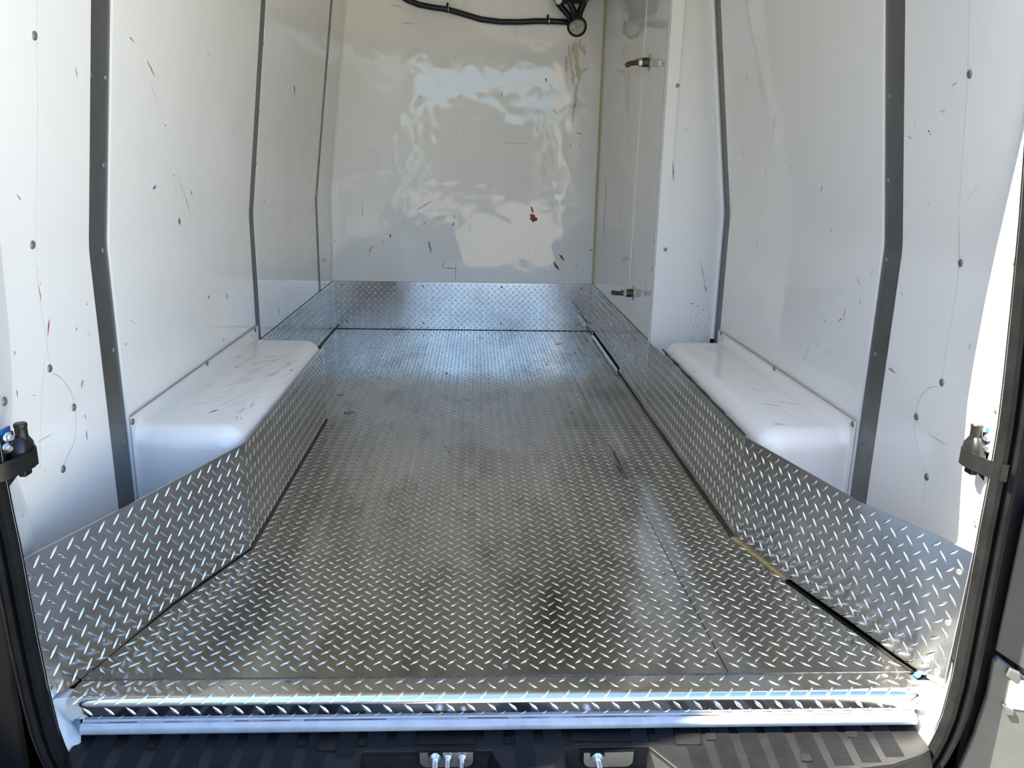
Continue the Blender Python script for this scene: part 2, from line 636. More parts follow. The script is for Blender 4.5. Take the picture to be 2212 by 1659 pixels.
# ------------------------------------------------------------------ walls
wl = MB()
wl.prism([(XL - 0.012, 0.02, -0.05), (XL - 0.012, 0.02, BL), (xl(ZTOP) - 0.012, 0.02, ZTOP), (-0.95, 0.02, ZTOP), (-0.95, 0.02, -0.05)], (0, 3.16, 0))
wl = wl.build('wall_left', M['strip_back'])
wl['kind'] = 'structure'
wr = MB()
wr.prism([(XR2 + 0.012, 0.02, -0.05), (XR2 + 0.012, 0.02, BR), (xr(ZTOP) + 0.012, 0.02, ZTOP), (1.05, 0.02, ZTOP), (1.05, 0.02, -0.05)], (0, 1.62, 0))
wr.box((XR + 0.012, 1.66, -0.05), (1.05, 3.18, ZTOP))
wr = wr.build('wall_right', M['strip_back'])
wr['kind'] = 'structure'
wbk = MB()
wbk.box((-0.95, YB, -0.05), (1.05, YB + 0.06, ZTOP))
wbk = wbk.build('wall_back', M['white_b'])
wbk['kind'] = 'structure'
ce = MB()
ce.box((-0.95, -0.05, ZTOP), (1.05, 3.18, ZTOP + 0.08))
ce = ce.build('ceiling', M['white'])
ce['kind'] = 'structure'
hd = MB()
hd.box((-0.80, -0.05, 1.71), (0.92, 0.02, ZTOP))
hd = hd.build('trim_9', M['paint'])
hd['kind'] = 'structure'


def wall_panel(side, y0, y1, zlo, t=0.010, mat='white', name='panel'):
    f, b = (xl, BL) if side < 0 else (xr, BR)
    par = wl if side < 0 else wr
    zs = [zlo, b - 0.05, b - 0.02, b - 0.007, b + 0.007, b + 0.02, b + 0.05, 1.2, ZTOP - 0.002]

    def fx(z):                                     # slightly eased bend
        s, k = (SL, 1) if side < 0 else (SR, -1)
        d = z - b
        e = 0.0 if d < -0.02 else (d if d > 0.02 else (d + 0.02) ** 2 / 0.08)
        return (XL if side < 0 else XR2) + k * s * e
    inn = [(fx(z), z) for z in zs]
    out = [(x + side * t, z) for x, z in reversed(inn)]
    rings = [[Vector((x, y, z)) for x, z in inn + out] for y in (y0, y1)]
    return MB().loft(rings).build(name, M[mat], par, True, angle=25)


pL = [wall_panel(-1, 0.02, 0.390, 0.0), wall_panel(-1, 0.4820, 1.542, 0.10), wall_panel(-1, 1.607, 2.688, 0.0), wall_panel(-1, 2.752, YB - 0.001, 0.0)]
pR = [wall_panel(1, 0.02, 0.394, 0.0), wall_panel(1, 0.4805, 1.552, 0.10)]
fr_ = MB()
fr_.box((XR, 1.662, 0.0), (XR + 0.012, YB - 0.001, ZTOP - 0.002))
pF = fr_.build('panel', M['white'], wr)
# the pillar face that looks back towards the doors
pp = MB()
zs = [0.0, BR, ZTOP - 0.002]
ring0 = [PIL_A + EZ * z for z in zs]
ring1 = [Vector((xr(z) - 0.010, PIL_B.y, z)) for z in zs]
pn = -PIL_N * 0.03
pp.loft([[ring0[0], ring1[0], ring1[0] + pn, ring0[0] + pn], [ring0[1], ring1[1], ring1[1] + pn, ring0[1] + pn], [ring0[2], ring1[2], ring1[2] + pn, ring0[2] + pn]])
pP = pp.build('pillar_panel', M['white'], wr)
# corner cover strip on the pillar, slightly proud, and the bead beside the grey strip
pc = MB()
pa = [on_pillar(1480, 0)[0], on_pillar(1466, 180)[0], on_pillar(1447, 430)[0], on_pillar(1434, 735)[0]]
rings = []
for q in pa:
    l = PIL_A + EZ * q.z + PIL_N * 0.0015 + Vector((-0.002, 0, 0))
    rings.append([l, q + PIL_N * 0.0015, q, PIL_A + EZ * q.z + Vector((-0.002, 0, 0))])
pc.loft(rings).build('corner_cover', M['white'], wr)
bd = MB()
for (dx, w, h) in ((0.0, 0.022, 0.014),):
    rr = []
    for z in [0.27, BR - 0.01, BR + 0.01, ZTOP - 0.002]:
        c = Vector((xr(z) - 0.004, PIL_B.y - 0.002, z))
        rr.append([c + Vector((a * w, -b * h, 0)) for a, b in ((-0.5, 0), (-0.35, 0.7), (0, 1), (0.35, 0.7), (0.5, 0))])
    bd.loft(rr)
bd.build('edge_bead', M['edge'], wr, True)

# upright joint bead and corner sealant on the far right wall
jb = MB()
a, b = on_far_right(1398, 0)[0], on_far_right(1356, 672)[0]
jb.tube([a, (a + b) / 2, b], 0.0022, 6)
jb.build('joint_bead', M['edge'], wr, True)
cs = MB()
cs.tube([Vector((XR - 0.002, YB - 0.002, z)) for z in (H, 0.6, 1.0, 1.4, ZTOP - 0.01)], 0.006, 8)
cs.build('sealant_bead', M['caulk_y'], wbk, True)
cs = MB()
cs.tube([Vector((xl(z) + 0.002, YB - 0.002, z)) for z in (H, BL - 0.02, BL + 0.02, 1.0, 1.4, ZTOP - 0.01)], 0.0045, 8)
cs.build('sealant_bead', M['edge'], wbk, True)

# ------------------------------------------------------------------ grey metal strips over the panel joints
n_trim = 1


def strip(side, y0, y1, zlo, screws, rec=0.0015):
    global n_trim
    f, b = (xl, BL) if side < 0 else (xr, BR)
    rings = []
    for z in (zlo, b - 0.01, b + 0.01, ZTOP - 0.003):
        x = f(z) + side * rec
        o_ = x + side * 0.003
        rings.append([Vector((x, y0, z)), Vector((x, y1, z)), Vector((o_, y1, z)), Vector((o_, y0, z))])
    o = MB().loft(rings).build('trim_%d' % n_trim, M['strip'])
    o['kind'] = 'structure'
    n_trim += 1
    pts = on_left if side < 0 else on_right
    for p in screws:
        q, n = pts(*p)
        q.y = min(max(q.y, y0 + 0.004), y1 - 0.004)
        q.x = f(q.z) + side * rec
        place_screw(q, n, o, SCREW)


strip(-1, 0.392, 0.480, 0.0, [(201, 162), (233, 168), (197, 358), (229, 357), (194, 546), (227, 541), (222, 772), (250, 756), (247, 978), (273, 955)], 0.0045)
strip(-1, 1.544, 1.605, 0.0, [(562, 90), (572, 96), (551, 238), (562, 241), (543, 353), (554, 354), (537, 464), (547, 463), (546, 602), (555, 596), (556, 712)])
strip(-1, 2.690, 2.750, 0.0, [(711, 62), (716, 66), (701, 168), (706, 171), (692, 270), (697, 270), (685, 350), (690, 350), (679, 430), (683, 430), (683, 526), (688, 525)])
strip(1, 0.396, 0.478, 0.0, [(1917, 207), (1950, 203), (1914, 390), (1947, 390), (1910, 561), (1941, 568), (1886, 765), (1912, 778), (1858, 955), (1885, 977)], 0.0045)
strip(1, 1.554, 1.628, 0.0, [(1546, 123), (1559, 119), (1553, 266), (1565, 264), (1558, 374), (1570, 375), (1561, 482), (1574, 485), (1552, 609), (1563, 615), (1541, 728)])

# screws straight through the panels
for p, par in (((74, 77), 0), ((70, 529), 0), ((107, 796), 0), ((159, 880), 0), ((136, 1013), 0)):
    q, n = on_left(*p)
    place_screw(q, n, pL[par], SCREW_B)
for p in ((2095, 160), (2076, 568), (2035, 826), (1980, 900), (2002, 1030)):
    q, n = on_right(*p)
    place_screw(q, n, pR[0], SCREW_B)
for p in ((1463, 185), (1437, 539)):
    q, n = on_pillar(*p)
    place_screw(q, n, pP, SCREW_B)
for p in ((1440, 168), (1413, 521), (1408, 580)):
    q, n = on_far_right(*p)
    place_screw(q, n, pF, SCREW_S)


# seams: thin raised edges of overlapped panels
def seam(pts, proj, parent, r=0.0012, mat='seam'):
    mb = MB()
    mb.tube([proj(*p)[0] for p in pts], r, 6)
    return mb.build('seam_line', M[mat], parent, True)


seam([(79, 0), (78, 120), (81, 230), (80, 340), (77, 460), (77, 556), (82, 620), (92, 690), (100, 735), (106, 786)], on_left, pL[0], 0.0007)
seam([(113, 806), (126, 812), (140, 826), (153, 848), (159, 866), (163, 895), (164, 925), (158, 960), (145, 985), (138, 1004)], on_left, pL[0], 0.0011)
seam([(101, 745), (92, 820), (88, 900), (86, 960), (86, 1015)], on_left, pL[0], 0.0005)
seam([(2096, 0), (2093, 120), (2090, 200), (2084, 300), (2077, 380), (2072, 480), (2071, 590), (2058, 680), (2046, 745), (2036, 815)], on_right, pR[0], 0.0007)
seam([(2026, 834), (2006, 838), (1993, 850), (1982, 874), (1976, 900), (1975, 930), (1983, 965), (1994, 995), (2000, 1020)], on_right, pR[0], 0.0008)
seam([(1999, 1038), (1996, 1060), (1993, 1085)], on_right, pR[0], 0.0007)

# ------------------------------------------------------------------ scuffs and paint transfers on the walls


def marks(lst, proj, parent, mat, name):
    mb = MB()
    for x0, y0, x1, y1, w in lst:
        a, n = proj(x0, y0)
        b, _ = proj(x1, y1)
        t = b - a
        if t.length < 1e-4:
            continue
        sgm = 5
        s = n.cross(t.normalized())
        dep = (a - CAM).dot(CF)
        ww = w * dep / FPX * 0.5
        up, lo = [], []
        for k in range(sgm + 1):
            f = k / sgm
            e = ww * (math.sin(PI * (0.06 + 0.88 * f)) ** 0.6) * random.uniform(0.6, 1.15)
            c = a + t * f + s * ww * random.uniform(-0.35, 0.35) + n * 0.0004
            up.append(c + s * e)
            lo.append(c - s * e)
        poly = up + lo[::-1]
        k = len(poly)
        mb.add(poly, [tuple((i, i + 1, k - 2 - i, k - 1 - i)) for i in range(sgm)])
    o = mb.build(name, M[mat], parent)
    o['kind'] = 'stuff'
    return o


marks([(280, 80, 289, 91, 3), (318, 131, 334, 165, 3), (356, 269, 358, 273, 3), (412, 413, 415, 421, 3.5), (386, 471, 389, 486, 9), (163, 146, 167, 167, 3), (36, 420, 45, 432, 2.5),
       (86, 608, 88, 615, 2), (83, 618, 89, 648, 2.5), (106, 690, 103, 726, 4.5), (166, 707, 164, 714, 4), (31, 758, 32, 767, 3), (36, 843, 38, 857, 3), (179, 820, 176, 838, 4.5),
       (452, 638, 450, 646, 5), (491, 634, 491, 646, 6), (484, 730, 481, 736, 3), (501, 510, 502, 516, 2), (186, 658, 189, 656, 3)],
      on_left, pL[1], 'red', 'red_marks')
marks([(635, 184, 637, 204, 8), (571, 432, 570, 437, 6), (624, 466, 627, 478, 3.5)], on_left, pL[2], 'red', 'red_marks')
marks([(330, 409, 337, 402, 8)], on_left, pL[1], 'bluemark', 'blue_mark')
marks([(312, 108, 313, 112, 2), (325, 180, 340, 222, 1.6), (447, 117, 452, 121, 3), (385, 380, 412, 462, 1.4), (371, 377, 378, 380, 2), (290, 520, 294, 526, 2.5), (272, 743, 273, 746, 2.5),
       (538, 62, 539, 70, 1.6), (460, 575, 470, 590, 1.5), (280, 690, 292, 700, 2), (270, 745, 274, 741, 3), (378, 400, 380, 415, 1.5), (146, 330, 148, 332, 2), (186, 930, 188, 950, 6), (182, 895, 186, 905, 4)],
      on_left, pL[1], 'dark', 'dark_scuffs')
marks([(66, 571, 71, 571, 2), (70, 854, 76, 854, 2.5), (132, 728, 133, 729, 3), (193, 727, 190, 712, 2.5), (52, 1010, 56, 1018, 5), (66, 1006, 66, 1012, 1.5), (112, 938, 80, 955, 1.4), (100, 1012, 92, 1020, 1.4)],
      on_left, pL[0], 'dark', 'dark_scuffs')
marks([(600, 665, 604, 682, 5), (660, 640, 661, 655, 1.8), (598, 305, 600, 318, 1.8), (662, 487, 664, 491, 2.5), (639, 487, 642, 490, 2.5), (612, 518, 613, 521, 2.5), (580, 540, 581, 546, 1.5), (619, 625, 620, 640, 1.8), (586, 650, 586, 665, 1.5),
       (660, 215, 662, 217, 2), (673, 217, 677, 214, 2), (600, 215, 602, 230, 1.2)], on_left, pL[2], 'dark', 'dark_scuffs')
marks([(696, 564, 702, 557, 2), (724, 404, 722, 420, 1.3), (711, 436, 711, 470, 1.3), (703, 545, 700, 552, 2)], on_left, pL[3], 'dark', 'dark_scuffs')

marks([(1145, 464, 1158, 478, 15), (1148, 446, 1151, 462, 3.5), (1151, 480, 1158, 470, 10), (1208, 549, 1219, 562, 4), (1196, 565, 1207, 584, 5), (1180, 169, 1179, 177, 4), (980, 480, 979, 488, 3), (983, 464, 981, 474, 2), (842, 505, 844, 513, 3.5), (1274, 541, 1279, 540, 2)],
      on_back, wbk, 'red', 'red_marks')
marks([(900, 454, 933, 434, 2.2), (926, 520, 931, 546, 4.5), (954, 578, 989, 581, 2), (958, 566, 956, 577, 2), (984, 570, 984, 604, 1.5), (804, 531, 798, 545, 3), (800, 545, 795, 557, 1.5), (1084, 198, 1084, 210, 1.6),
       (1056, 280, 1056, 282, 1.5), (1190, 233, 1210, 252, 1.2), (868, 50, 897, 52, 1.4), (868, 14, 845, 12, 1.6), (1243, 287, 1258, 289, 2), (1253, 313, 1255, 315, 3), (870, 472, 870, 476, 2), (918, 480, 915, 486, 2),
       (988, 278, 985, 286, 1.2), (1232, 312, 1233, 318, 2), (1085, 308, 1140, 311, 0.9), (783, 440, 783, 470, 1.2), (782, 580, 785, 580, 2), (723, 518, 724, 521, 3), (1176, 585, 1180, 590, 2), (905, 208, 908, 212, 2),
       (1140, 540, 1143, 542, 2), (823, 522, 832, 520, 1.5), (1244, 570, 1246, 576, 2)], on_back, wbk, 'dark', 'dark_scuffs')
marks([(1358, 165, 1357, 177, 4), (1295, 542, 1301, 542, 2), (1337, 462, 1336, 478, 2)], on_far_right, pF, 'red', 'red_marks')
marks([(1310, 384, 1303, 530, 2.6), (1379, 276, 1382, 282, 3), (1363, 343, 1362, 354, 2.2), (1353, 375, 1351, 390, 2), (1372, 320, 1374, 324, 2.5), (1404, 292, 1403, 298, 2), (1385, 480, 1387, 486, 2), (1310, 540, 1308, 560, 1.5),
       (1345, 560, 1350, 570, 1.5), (1365, 540, 1372, 580, 1.2), (1318, 195, 1316, 230, 1.2), (1395, 600, 1394, 640, 1.5)], on_far_right, pF, 'black', 'black_scuffs')
marks([(1419, 529, 1427, 544, 4), (1423, 537, 1431, 548, 3)], on_pillar, pP, 'red', 'red_marks')
marks([(1427, 512, 1439, 531, 4), (1448, 216, 1452, 300, 3), (1452, 338, 1456, 390, 3), (1481, 278, 1481, 281, 2.5), (1512, 560, 1524, 620, 1.2), (1521, 615, 1527, 632, 2.5), (1492, 655, 1498, 656, 4), (1460, 130, 1455, 165, 2), (1506, 660, 1508, 663, 3)],
      on_pillar, pP, 'dark', 'dark_scuffs')
sp_ = []
for k in range(46):
    x, y = random.uniform(1490, 1532), 735 - abs(random.gauss(0, 55))
    sp_.append((x, y, x + random.uniform(-2, 2), y + random.uniform(1, 4), random.uniform(1, 2.2)))
marks(sp_, on_pillar, pP, 'dark', 'dark_specks')
marks([(1776, 401, 1773, 415, 2.6), (1784, 690, 1781, 696, 2.5), (1827, 665, 1822, 690, 2), (1812, 693, 1818, 688, 2.5)], on_right, pR[1], 'red', 'red_marks')
marks([(1675, 252, 1670, 285, 2), (1606, 322, 1603, 340, 3), (1656, 366, 1653, 382, 2.4), (1793, 489, 1796, 502, 4), (1637, 515, 1633, 533, 2.6), (1644, 460, 1645, 466, 2.4), (1655, 478, 1658, 482, 3), (1613, 167, 1615, 167, 8), (1655, 167, 1656, 168, 3),
       (1579, 425, 1580, 475, 2), (1710, 355, 1705, 365, 2), (1885, 582, 1878, 600, 2), (1852, 600, 1858, 618, 3), (1858, 645, 1857, 660, 3), (1754, 737, 1735, 780, 1.5),
       (1790, 756, 1796, 764, 2.5), (1762, 740, 1766, 746, 2.5)], on_right, pR[1], 'dark', 'dark_scuffs')
marks([(2006, 281, 2007, 286, 4), (2009, 288, 2010, 290, 4), (1962, 294, 1969, 300, 2.0)], on_right, pR[0], 'black', 'black_specks')
marks([(2055, 186, 2068, 178, 2), (2031, 240, 2042, 239, 2), (2004, 435, 2011, 448, 2), (1946, 629, 1950, 639, 3), (2094, 755, 2096, 740, 3), (1920, 795, 1935, 805, 6), (2010, 940, 2045, 962, 1.5), (1975, 262, 1978, 275, 1.5), (2038, 244, 2039, 245, 3)],
      on_right, pR[0], 'dark', 'dark_scuffs')
marks([(2111, 401, 2105, 412, 3), (2105, 412, 2090, 430, 1.5)], on_right, pR[0], 'stain', 'yellow_mark')

# ------------------------------------------------------------------ wheel arch boxes


def wheel_box(side, label):
    """side -1 left, +1 right: a moulded box with rolled edges, on a flat flange screwed to the wall."""
    xw = XL + 0.002 if side < 0 else XR2 - 0.002
    xi = -0.5125 if side < 0 else 0.6600
    y0, y1, zt, R = 0.492, 1.485 if side < 0 else 1.510, 0.287, 0.050
    yf = 1.552 if side < 0 else 1.558
    s = -side                                     # direction from wall to aisle
    t = thing('wheel_arch_box', label, 'wheel arch cover', (xw + s * 0.1, 1.0, 0.0))

    def prof(d):
        """Cross-section for an inset d (0 behind the front roll, R on the front face)."""
        z = zt - d
        xe = xi - s * d * 0.9
        r = max(R - d * 0.8, 0.012)
        out = [(xw, 0.0), (xw, z + 0.030), (xw + s * 0.006, z + 0.014), (xw + s * 0.016, z + 0.004), (xw + s * 0.030, z)]
        for k in range(9):
            a = PI / 2 * k / 8
            out.append((xe - s * r + s * r * math.sin(a), z - r + r * math.cos(a)))
        out.append((xe, 0.0))
        return out
    rings = []
    for k in range(9):
        a = PI / 2 * k / 8
        d = R * (1 - math.sin(a))
        y = y0 + R * (1 - math.cos(a))
        rings.append([Vector((x, y, z)) for x, z in prof(d)])
    rings.append([Vector((x, (y0 + y1) / 2, z)) for x, z in prof(0)])
    for k in range(9):
        a = PI / 2 * k / 8
        rings.append([Vector((x, y1 - R + R * math.sin(a), z)) for x, z in prof(R * (1 - math.cos(a)))])
    MB().loft(rings).build('box_shell', M['white_dull'], t, True, angle=50)
    # flange: an L of flat sheet on the wall, in front of and above the box
    ya = 0.484 if side < 0 else 0.482
    fx = xw + s * 0.0035
    fmb = MB()
    fmb.prism([(fx, ya, 0.02), (fx, ya, 0.318), (fx, yf, 0.315), (fx, yf, 0.02)], (-s * 0.004, 0, 0))
    fmb.build('flange', M['white_dull'], t, bevel=0.0015)
    gl = MB()
    gl.tube([Vector((fx, ya, 0.319)), Vector((fx, yf, 0.316))], 0.0018, 6)
    gl.build('gap_line', M['dark'], t)
    pts = ((286, 911), (447, 785), (551, 713)) if side < 0 else ((1842, 916), (1673, 796), (1558, 720))
    for p in pts:
        place_screw(at(p[0], p[1], 0, fx), Vector((s, 0, 0)), t, SCREW_B)
    return t


bxL = wheel_box(-1, 'white moulded wheel arch box with brown scuffs on top, beside the left wall')
bxR = wheel_box(1, 'white moulded wheel arch box with chipped inner edge, below the pillar on the right wall')


def top_marks(lst, parent, mat, name, z):
    return marks(lst, lambda px, py: (at(px, py, 2, z), EZ), parent, mat, name)


M['brownish'] = plain('brown_scuff', (0.50, 0.44, 0.37), 0.5)
M['redish'] = plain('faint_red', (0.50, 0.20, 0.19), 0.5)
rl = []
for k in range(130):
    x, y = random.uniform(380, 650), random.uniform(770, 880)
    if 1.25 * (x - 300) + 0.0 > (905 - y) * 1.6 and x < 690 - (y - 745) * 0.75 - 20:
        L_ = random.uniform(8, 40)
        rl.append((x, y, x + L_, y - L_ * random.uniform(0.15, 0.5), random.uniform(0.8, 1.8)))
top_marks(rl, bxL, 'brownish', 'brown_scuffs', 0.2876)
top_marks([(450, 892, 472, 884, 5), (510, 905, 514, 900, 3), (628, 802, 631, 798, 4), (618, 788, 624, 786, 3), (520, 902, 522, 906, 3), (516, 893, 530, 880, 2), (540, 880, 548, 868, 2)], bxL, 'redish', 'red_marks', 0.2878)
top_marks([(578, 735, 582, 736, 4), (508, 794, 514, 790, 2), (625, 786, 628, 784, 3)], bxL, 'black', 'black_marks', 0.2878)
rl = []
for k in range(80):
    x, y = random.uniform(1480, 1760), random.uniform(790, 925)
    if x > 1440 + (y - 745) * 0.95 + 30 and x < 1570 + (y - 745) * 1.3:
        L_ = random.uniform(8, 30)
        rl.append((x, y, x + L_, y + L_ * random.uniform(0.05, 0.4), random.uniform(0.8, 1.6)))
top_marks(rl, bxR, 'brownish', 'brown_scuffs', 0.2876)
top_marks([(1535, 753, 1541, 754, 4), (1648, 871, 1688, 877, 3), (1488, 806, 1516, 799, 2), (1595, 858, 1606, 861, 2), (1672, 915, 1695, 917, 3)], bxR, 'dark', 'dark_marks', 0.2878)
top_marks([(1453, 765, 1456, 762, 3), (1735, 875, 1752, 878, 2), (1600, 868, 1610, 872, 2)], bxR, 'redish', 'red_marks', 0.2878)


# ------------------------------------------------------------------ kick plates of tread plate
def kick(label, stations, ends=(0, 0), limit=300, u0=0.0, screws=(), side=1):
    """A bent sheet: stations (foot x, foot y, top x, top y) in order; its face is on the left of the walk direction * side."""
    base = Vector((stations[0][0], stations[0][1], 0.0))
    t = thing('kick_plate', label, 'kick plate', base)
    T = 0.0025
    S = [(Vector((a, b, 0.001)), Vector((c, d, H))) for a, b, c, d in stations]
    mb = MB()
    rings = []
    for i, (lo, hi) in enumerate(S):
        d = S[min(i + 1, len(S) - 1)][0] - S[max(i - 1, 0)][0]
        n = Vector((-d.y, d.x, 0)).normalized() * side
        rings.append([lo, hi, hi - n * T, lo - n * T])
    fine = [rings[0]]
    for r0, r1 in zip(rings, rings[1:]):
        fine += [[p.lerp(q, k / 12) for p, q in zip(r0, r1)] for k in range(1, 13)]
    mb.loft([[p[0], p[0].lerp(p[1], 0.25), p[0].lerp(p[1], 0.5), p[0].lerp(p[1], 0.75), p[1], p[2], p[3]] for p in fine])
    mb.build('sheet', M['kick'], t)
    segs, u = [], 0.0
    for i in range(len(S) - 1):
        L = (S[i + 1][0] - S[i][0]).length
        segs.append((u, u + L, S[i], S[i + 1]))
        u += L

    def frame(uu, vv):
        for (a, b, s0, s1) in segs:
            if uu <= b or b == segs[-1][1]:
                f = (uu - a) / (b - a)
                lo = s0[0].lerp(s1[0], f)
                hi = s0[1].lerp(s1[1], f)
                ua = (s1[0] - s0[0]).lerp(s1[1] - s0[1], vv / H).normalized()
                va = (hi - lo).normalized()
                n = ua.cross(va).normalized()
                va = n.cross(ua)
                p = lo.lerp(hi, vv / H)
                d = s1[0] - s0[0]
                face = Vector((-d.y, d.x, 0)) * side
                if n.dot(face) < 0:
                    n, ua = -n, -ua
                return p, ua, va, n
    items = [q for q in lattice([(0.0, 0.0), (u, 0.0), (u, H), (0.0, H)], u0, 0.0142, 0.0085)]
    place_lugs(items, frame, t, M['kick_lug'], limit)
    for uu, vv in screws:
        p, ua, va, n = frame(uu, vv)
        place_screw(p, n, t, SCREW)
    # seal between the top edge and the wall
    return t, frame, u


kL, _, uL = kick('tread plate kick panel round the left wheel arch box, flaring to the door post',
                 [(-0.690, -0.072, -0.693, -0.074), (-0.674, -0.036, -0.684, -0.036), (-0.655, 0.030, -0.6595, 0.030), (-0.620, 0.158, -0.612, 0.158), (-0.596, 0.245, -0.583, 0.245), (-0.507, 0.487, -0.503, 0.488), (-0.507, 1.480, -0.510, 1.485)],
                 side=-1, screws=((0.016, 0.222), (0.016, 0.118), (0.016, 0.024), (0.14, 0.035), (0.26, 0.03)))
kR, _, uR = kick('tread plate kick panel round the right wheel arch box, flaring to the sunlit door post',
                 [(0.822, -0.048, 0.830, -0.050), (0.794, 0.008, 0.808, 0.010), (0.745, 0.160, 0.739, 0.160), (0.690, 0.329, 0.696, 0.329), (0.636, 0.540, 0.642, 0.541), (0.637, 1.300, 0.646, 1.300), (0.6335, 1.608, 0.6345, 1.608)],
                 side=1, screws=((0.016, 0.215), (0.016, 0.118), (0.016, 0.022), (0.20, 0.03), (0.33, 0.03)))
kB, _, uB = kick('bright tread plate kick panel across the foot of the back wall',
                 [(0.638, YB - 0.004, 0.638, YB - 0.004), (-0.747, YB - 0.004, -0.747, YB - 0.004)], side=1,
                 screws=((0.06, 0.235), (0.49, 0.235), (0.91, 0.235), (1.34, 0.235), (0.06, 0.04), (0.49, 0.035), (0.91, 0.035), (1.32, 0.04)))
kF, _, uF = kick('tread plate kick panel on the left wall beyond the wheel arch box',
                 [(-0.746, 1.575, -0.747, 1.575), (-0.746, YB - 0.008, -0.747, YB - 0.008)], side=-1)
kG, _, uG = kick('tread plate kick panel below the two brass spouts on the right wall',
                 [(0.636, 1.600, 0.637, 1.600), (0.636, YB - 0.008, 0.637, YB - 0.008)], side=1)
# caulk along the tops of the far kick plates
for par, pts in ((kG, [(XR - 0.001, 1.61, H), (XR - 0.001, 2.4, H), (XR - 0.001, YB - 0.01, H)]), (kF, [(XL + 0.001, 1.6, H), (XL + 0.001, YB - 0.01, H)]),
                 (kB, [(-0.74, YB - 0.002, H), (0.63, YB - 0.002, H)])):
    MB().tube([Vector(p) for p in pts], 0.0019, 6).build('caulk_line', M['caulk'] if par is not kB else M['caulk_y'], par)
# dent in the back kick plate
marks([(1236, 650, 1242, 661, 2), (1241, 659, 1246, 661, 2), (1245, 660, 1249, 670, 2), (1248, 668, 1253, 671, 2), (1252, 670, 1256, 681, 2), (1255, 679, 1263, 690, 2)], lambda x, y: (at(x, y, 1, YB - 0.0045), Vector((0, -1, 0))), kB, 'grey_dirt', 'dent_crease')
# chipped white sealant between the right kick plate and the box
ch = MB()
pts = [(0.655 - 0.011 * k / 24 + random.uniform(-0.0015, 0.0015), 1.480 - 0.925 * k / 24, H + 0.001) for k in range(25)]
ch.tube([Vector(p) for p in pts], [random.uniform(0.0015, 0.0042) for _ in pts], 6)
ch.build('chipped_sealant', M['caulk'], kR)
dr = thing('drain_channel', 'short bright metal channel along the foot of the right wall, near the back', 'channel', (0.632, 2.55, 0.0))
d_ = MB()
d_.prism([(0.6335, 2.18, 0.004), (0.6335, 2.18, 0.014), (0.6315, 2.18, 0.014), (0.6295, 2.18, 0.006), (0.6245, 2.18, 0.006), (0.6245, 2.18, 0.0015), (0.6335, 2.18, 0.0015)], (0, 0.78, 0))
d_.build('angle_bar', M['zinc'], dr)
d2 = MB()
d2.box((0.6318, 2.18, 0.0145), (0.6340, 2.96, 0.028))
d2.build('slot', M['gap'], dr)

# ------------------------------------------------------------------ threshold plate with rolled nose
th = thing('threshold_plate', 'bright tread plate threshold with rounded nose, across the door opening', 'threshold', (0.06, -0.02, -0.036))
X0, X1 = -0.664, 0.790
prof = [(0.02, -0.0036), (0.002, -0.0036), (0.001, -0.0016), (-0.043, -0.0016)]
for k in range(1, 8):
    a = PI / 2 * k / 8
    prof.append((-0.043 - 0.013 * math.sin(a), -0.0146 + 0.013 * math.cos(a)))
prof += [(-0.056, -0.0146), (-0.056, -0.037)]
inner = [(-0.0535, -0.037), (-0.0535, -0.016), (-0.042, -0.0065), (0.02, -0.0065)]
ring = prof + inner


def endx(x, y):
    """The ends follow the door corner: the plate is wider at the nose on neither side."""
    return x


MB().loft([[Vector((X0, y, z)) for y, z in ring], [Vector((X1, y, z)) for y, z in ring]]).build('nosing', M['nose'], th, True, angle=30)
its = []
PN = 0.0352
nx = int((X1 - X0) / PN)
for row, (yy, zz, nn, sg, offx) in enumerate((
        (-0.0105, -0.0036, (0, 0, 1), 1, 0.0), (-0.0265, -0.0036, (0, 0, 1), -1, 0.5), (-0.0500, -0.0070, (0, -0.62, 0.78), 1, 0.0),
        (-0.0560, -0.0235, (0, -1, 0), -1, 0.5))):
    for i in range(nx):
        x = X0 + 0.016 + (i + offx) * PN
        if x < X1 - 0.012:
            its.append((x, row, sg))
ROWS = ((-0.0115, -0.0016, Vector((0, 0, 1))), (-0.0275, -0.0016, Vector((0, 0, 1))), (-0.0505, -0.0050, Vector((0, -0.62, 0.785))), (-0.0560, -0.0235, Vector((0, -1, 0))))


def nose_frame(u, v):
    y, z, n = ROWS[v]
    va = n.cross(EX)
    return Vector((u, y, z)), EX, va, n


place_lugs(its, nose_frame, th, M['nose_lug'], 300, L=0.0255, W=0.0068, Hh=0.0020)
half = MB()
for i in range(nx):                                 # the lower row is cut by the edge: half lugs
    x = X0 + 0.016 + i * PN
    half.add([(x - 0.0055, -0.0561, -0.0368), (x + 0.0005, -0.0561, -0.0368), (x + 0.0055, -0.0561, -0.0300), (x + 0.001, -0.0576, -0.0345)], [(0, 1, 3), (1, 2, 3), (2, 0, 3)])
hf = half.build('half_lugs', M['nose_lug'], th)
hf['kind'] = 'stuff'
for p in ((265, 1476), (622, 1470), (932, 1466), (1278, 1462), (1575, 1456), (1912, 1456)):
    place_screw(at(p[0], p[1] + 3, 2, -0.0016), EZ, th, SCREW_F)

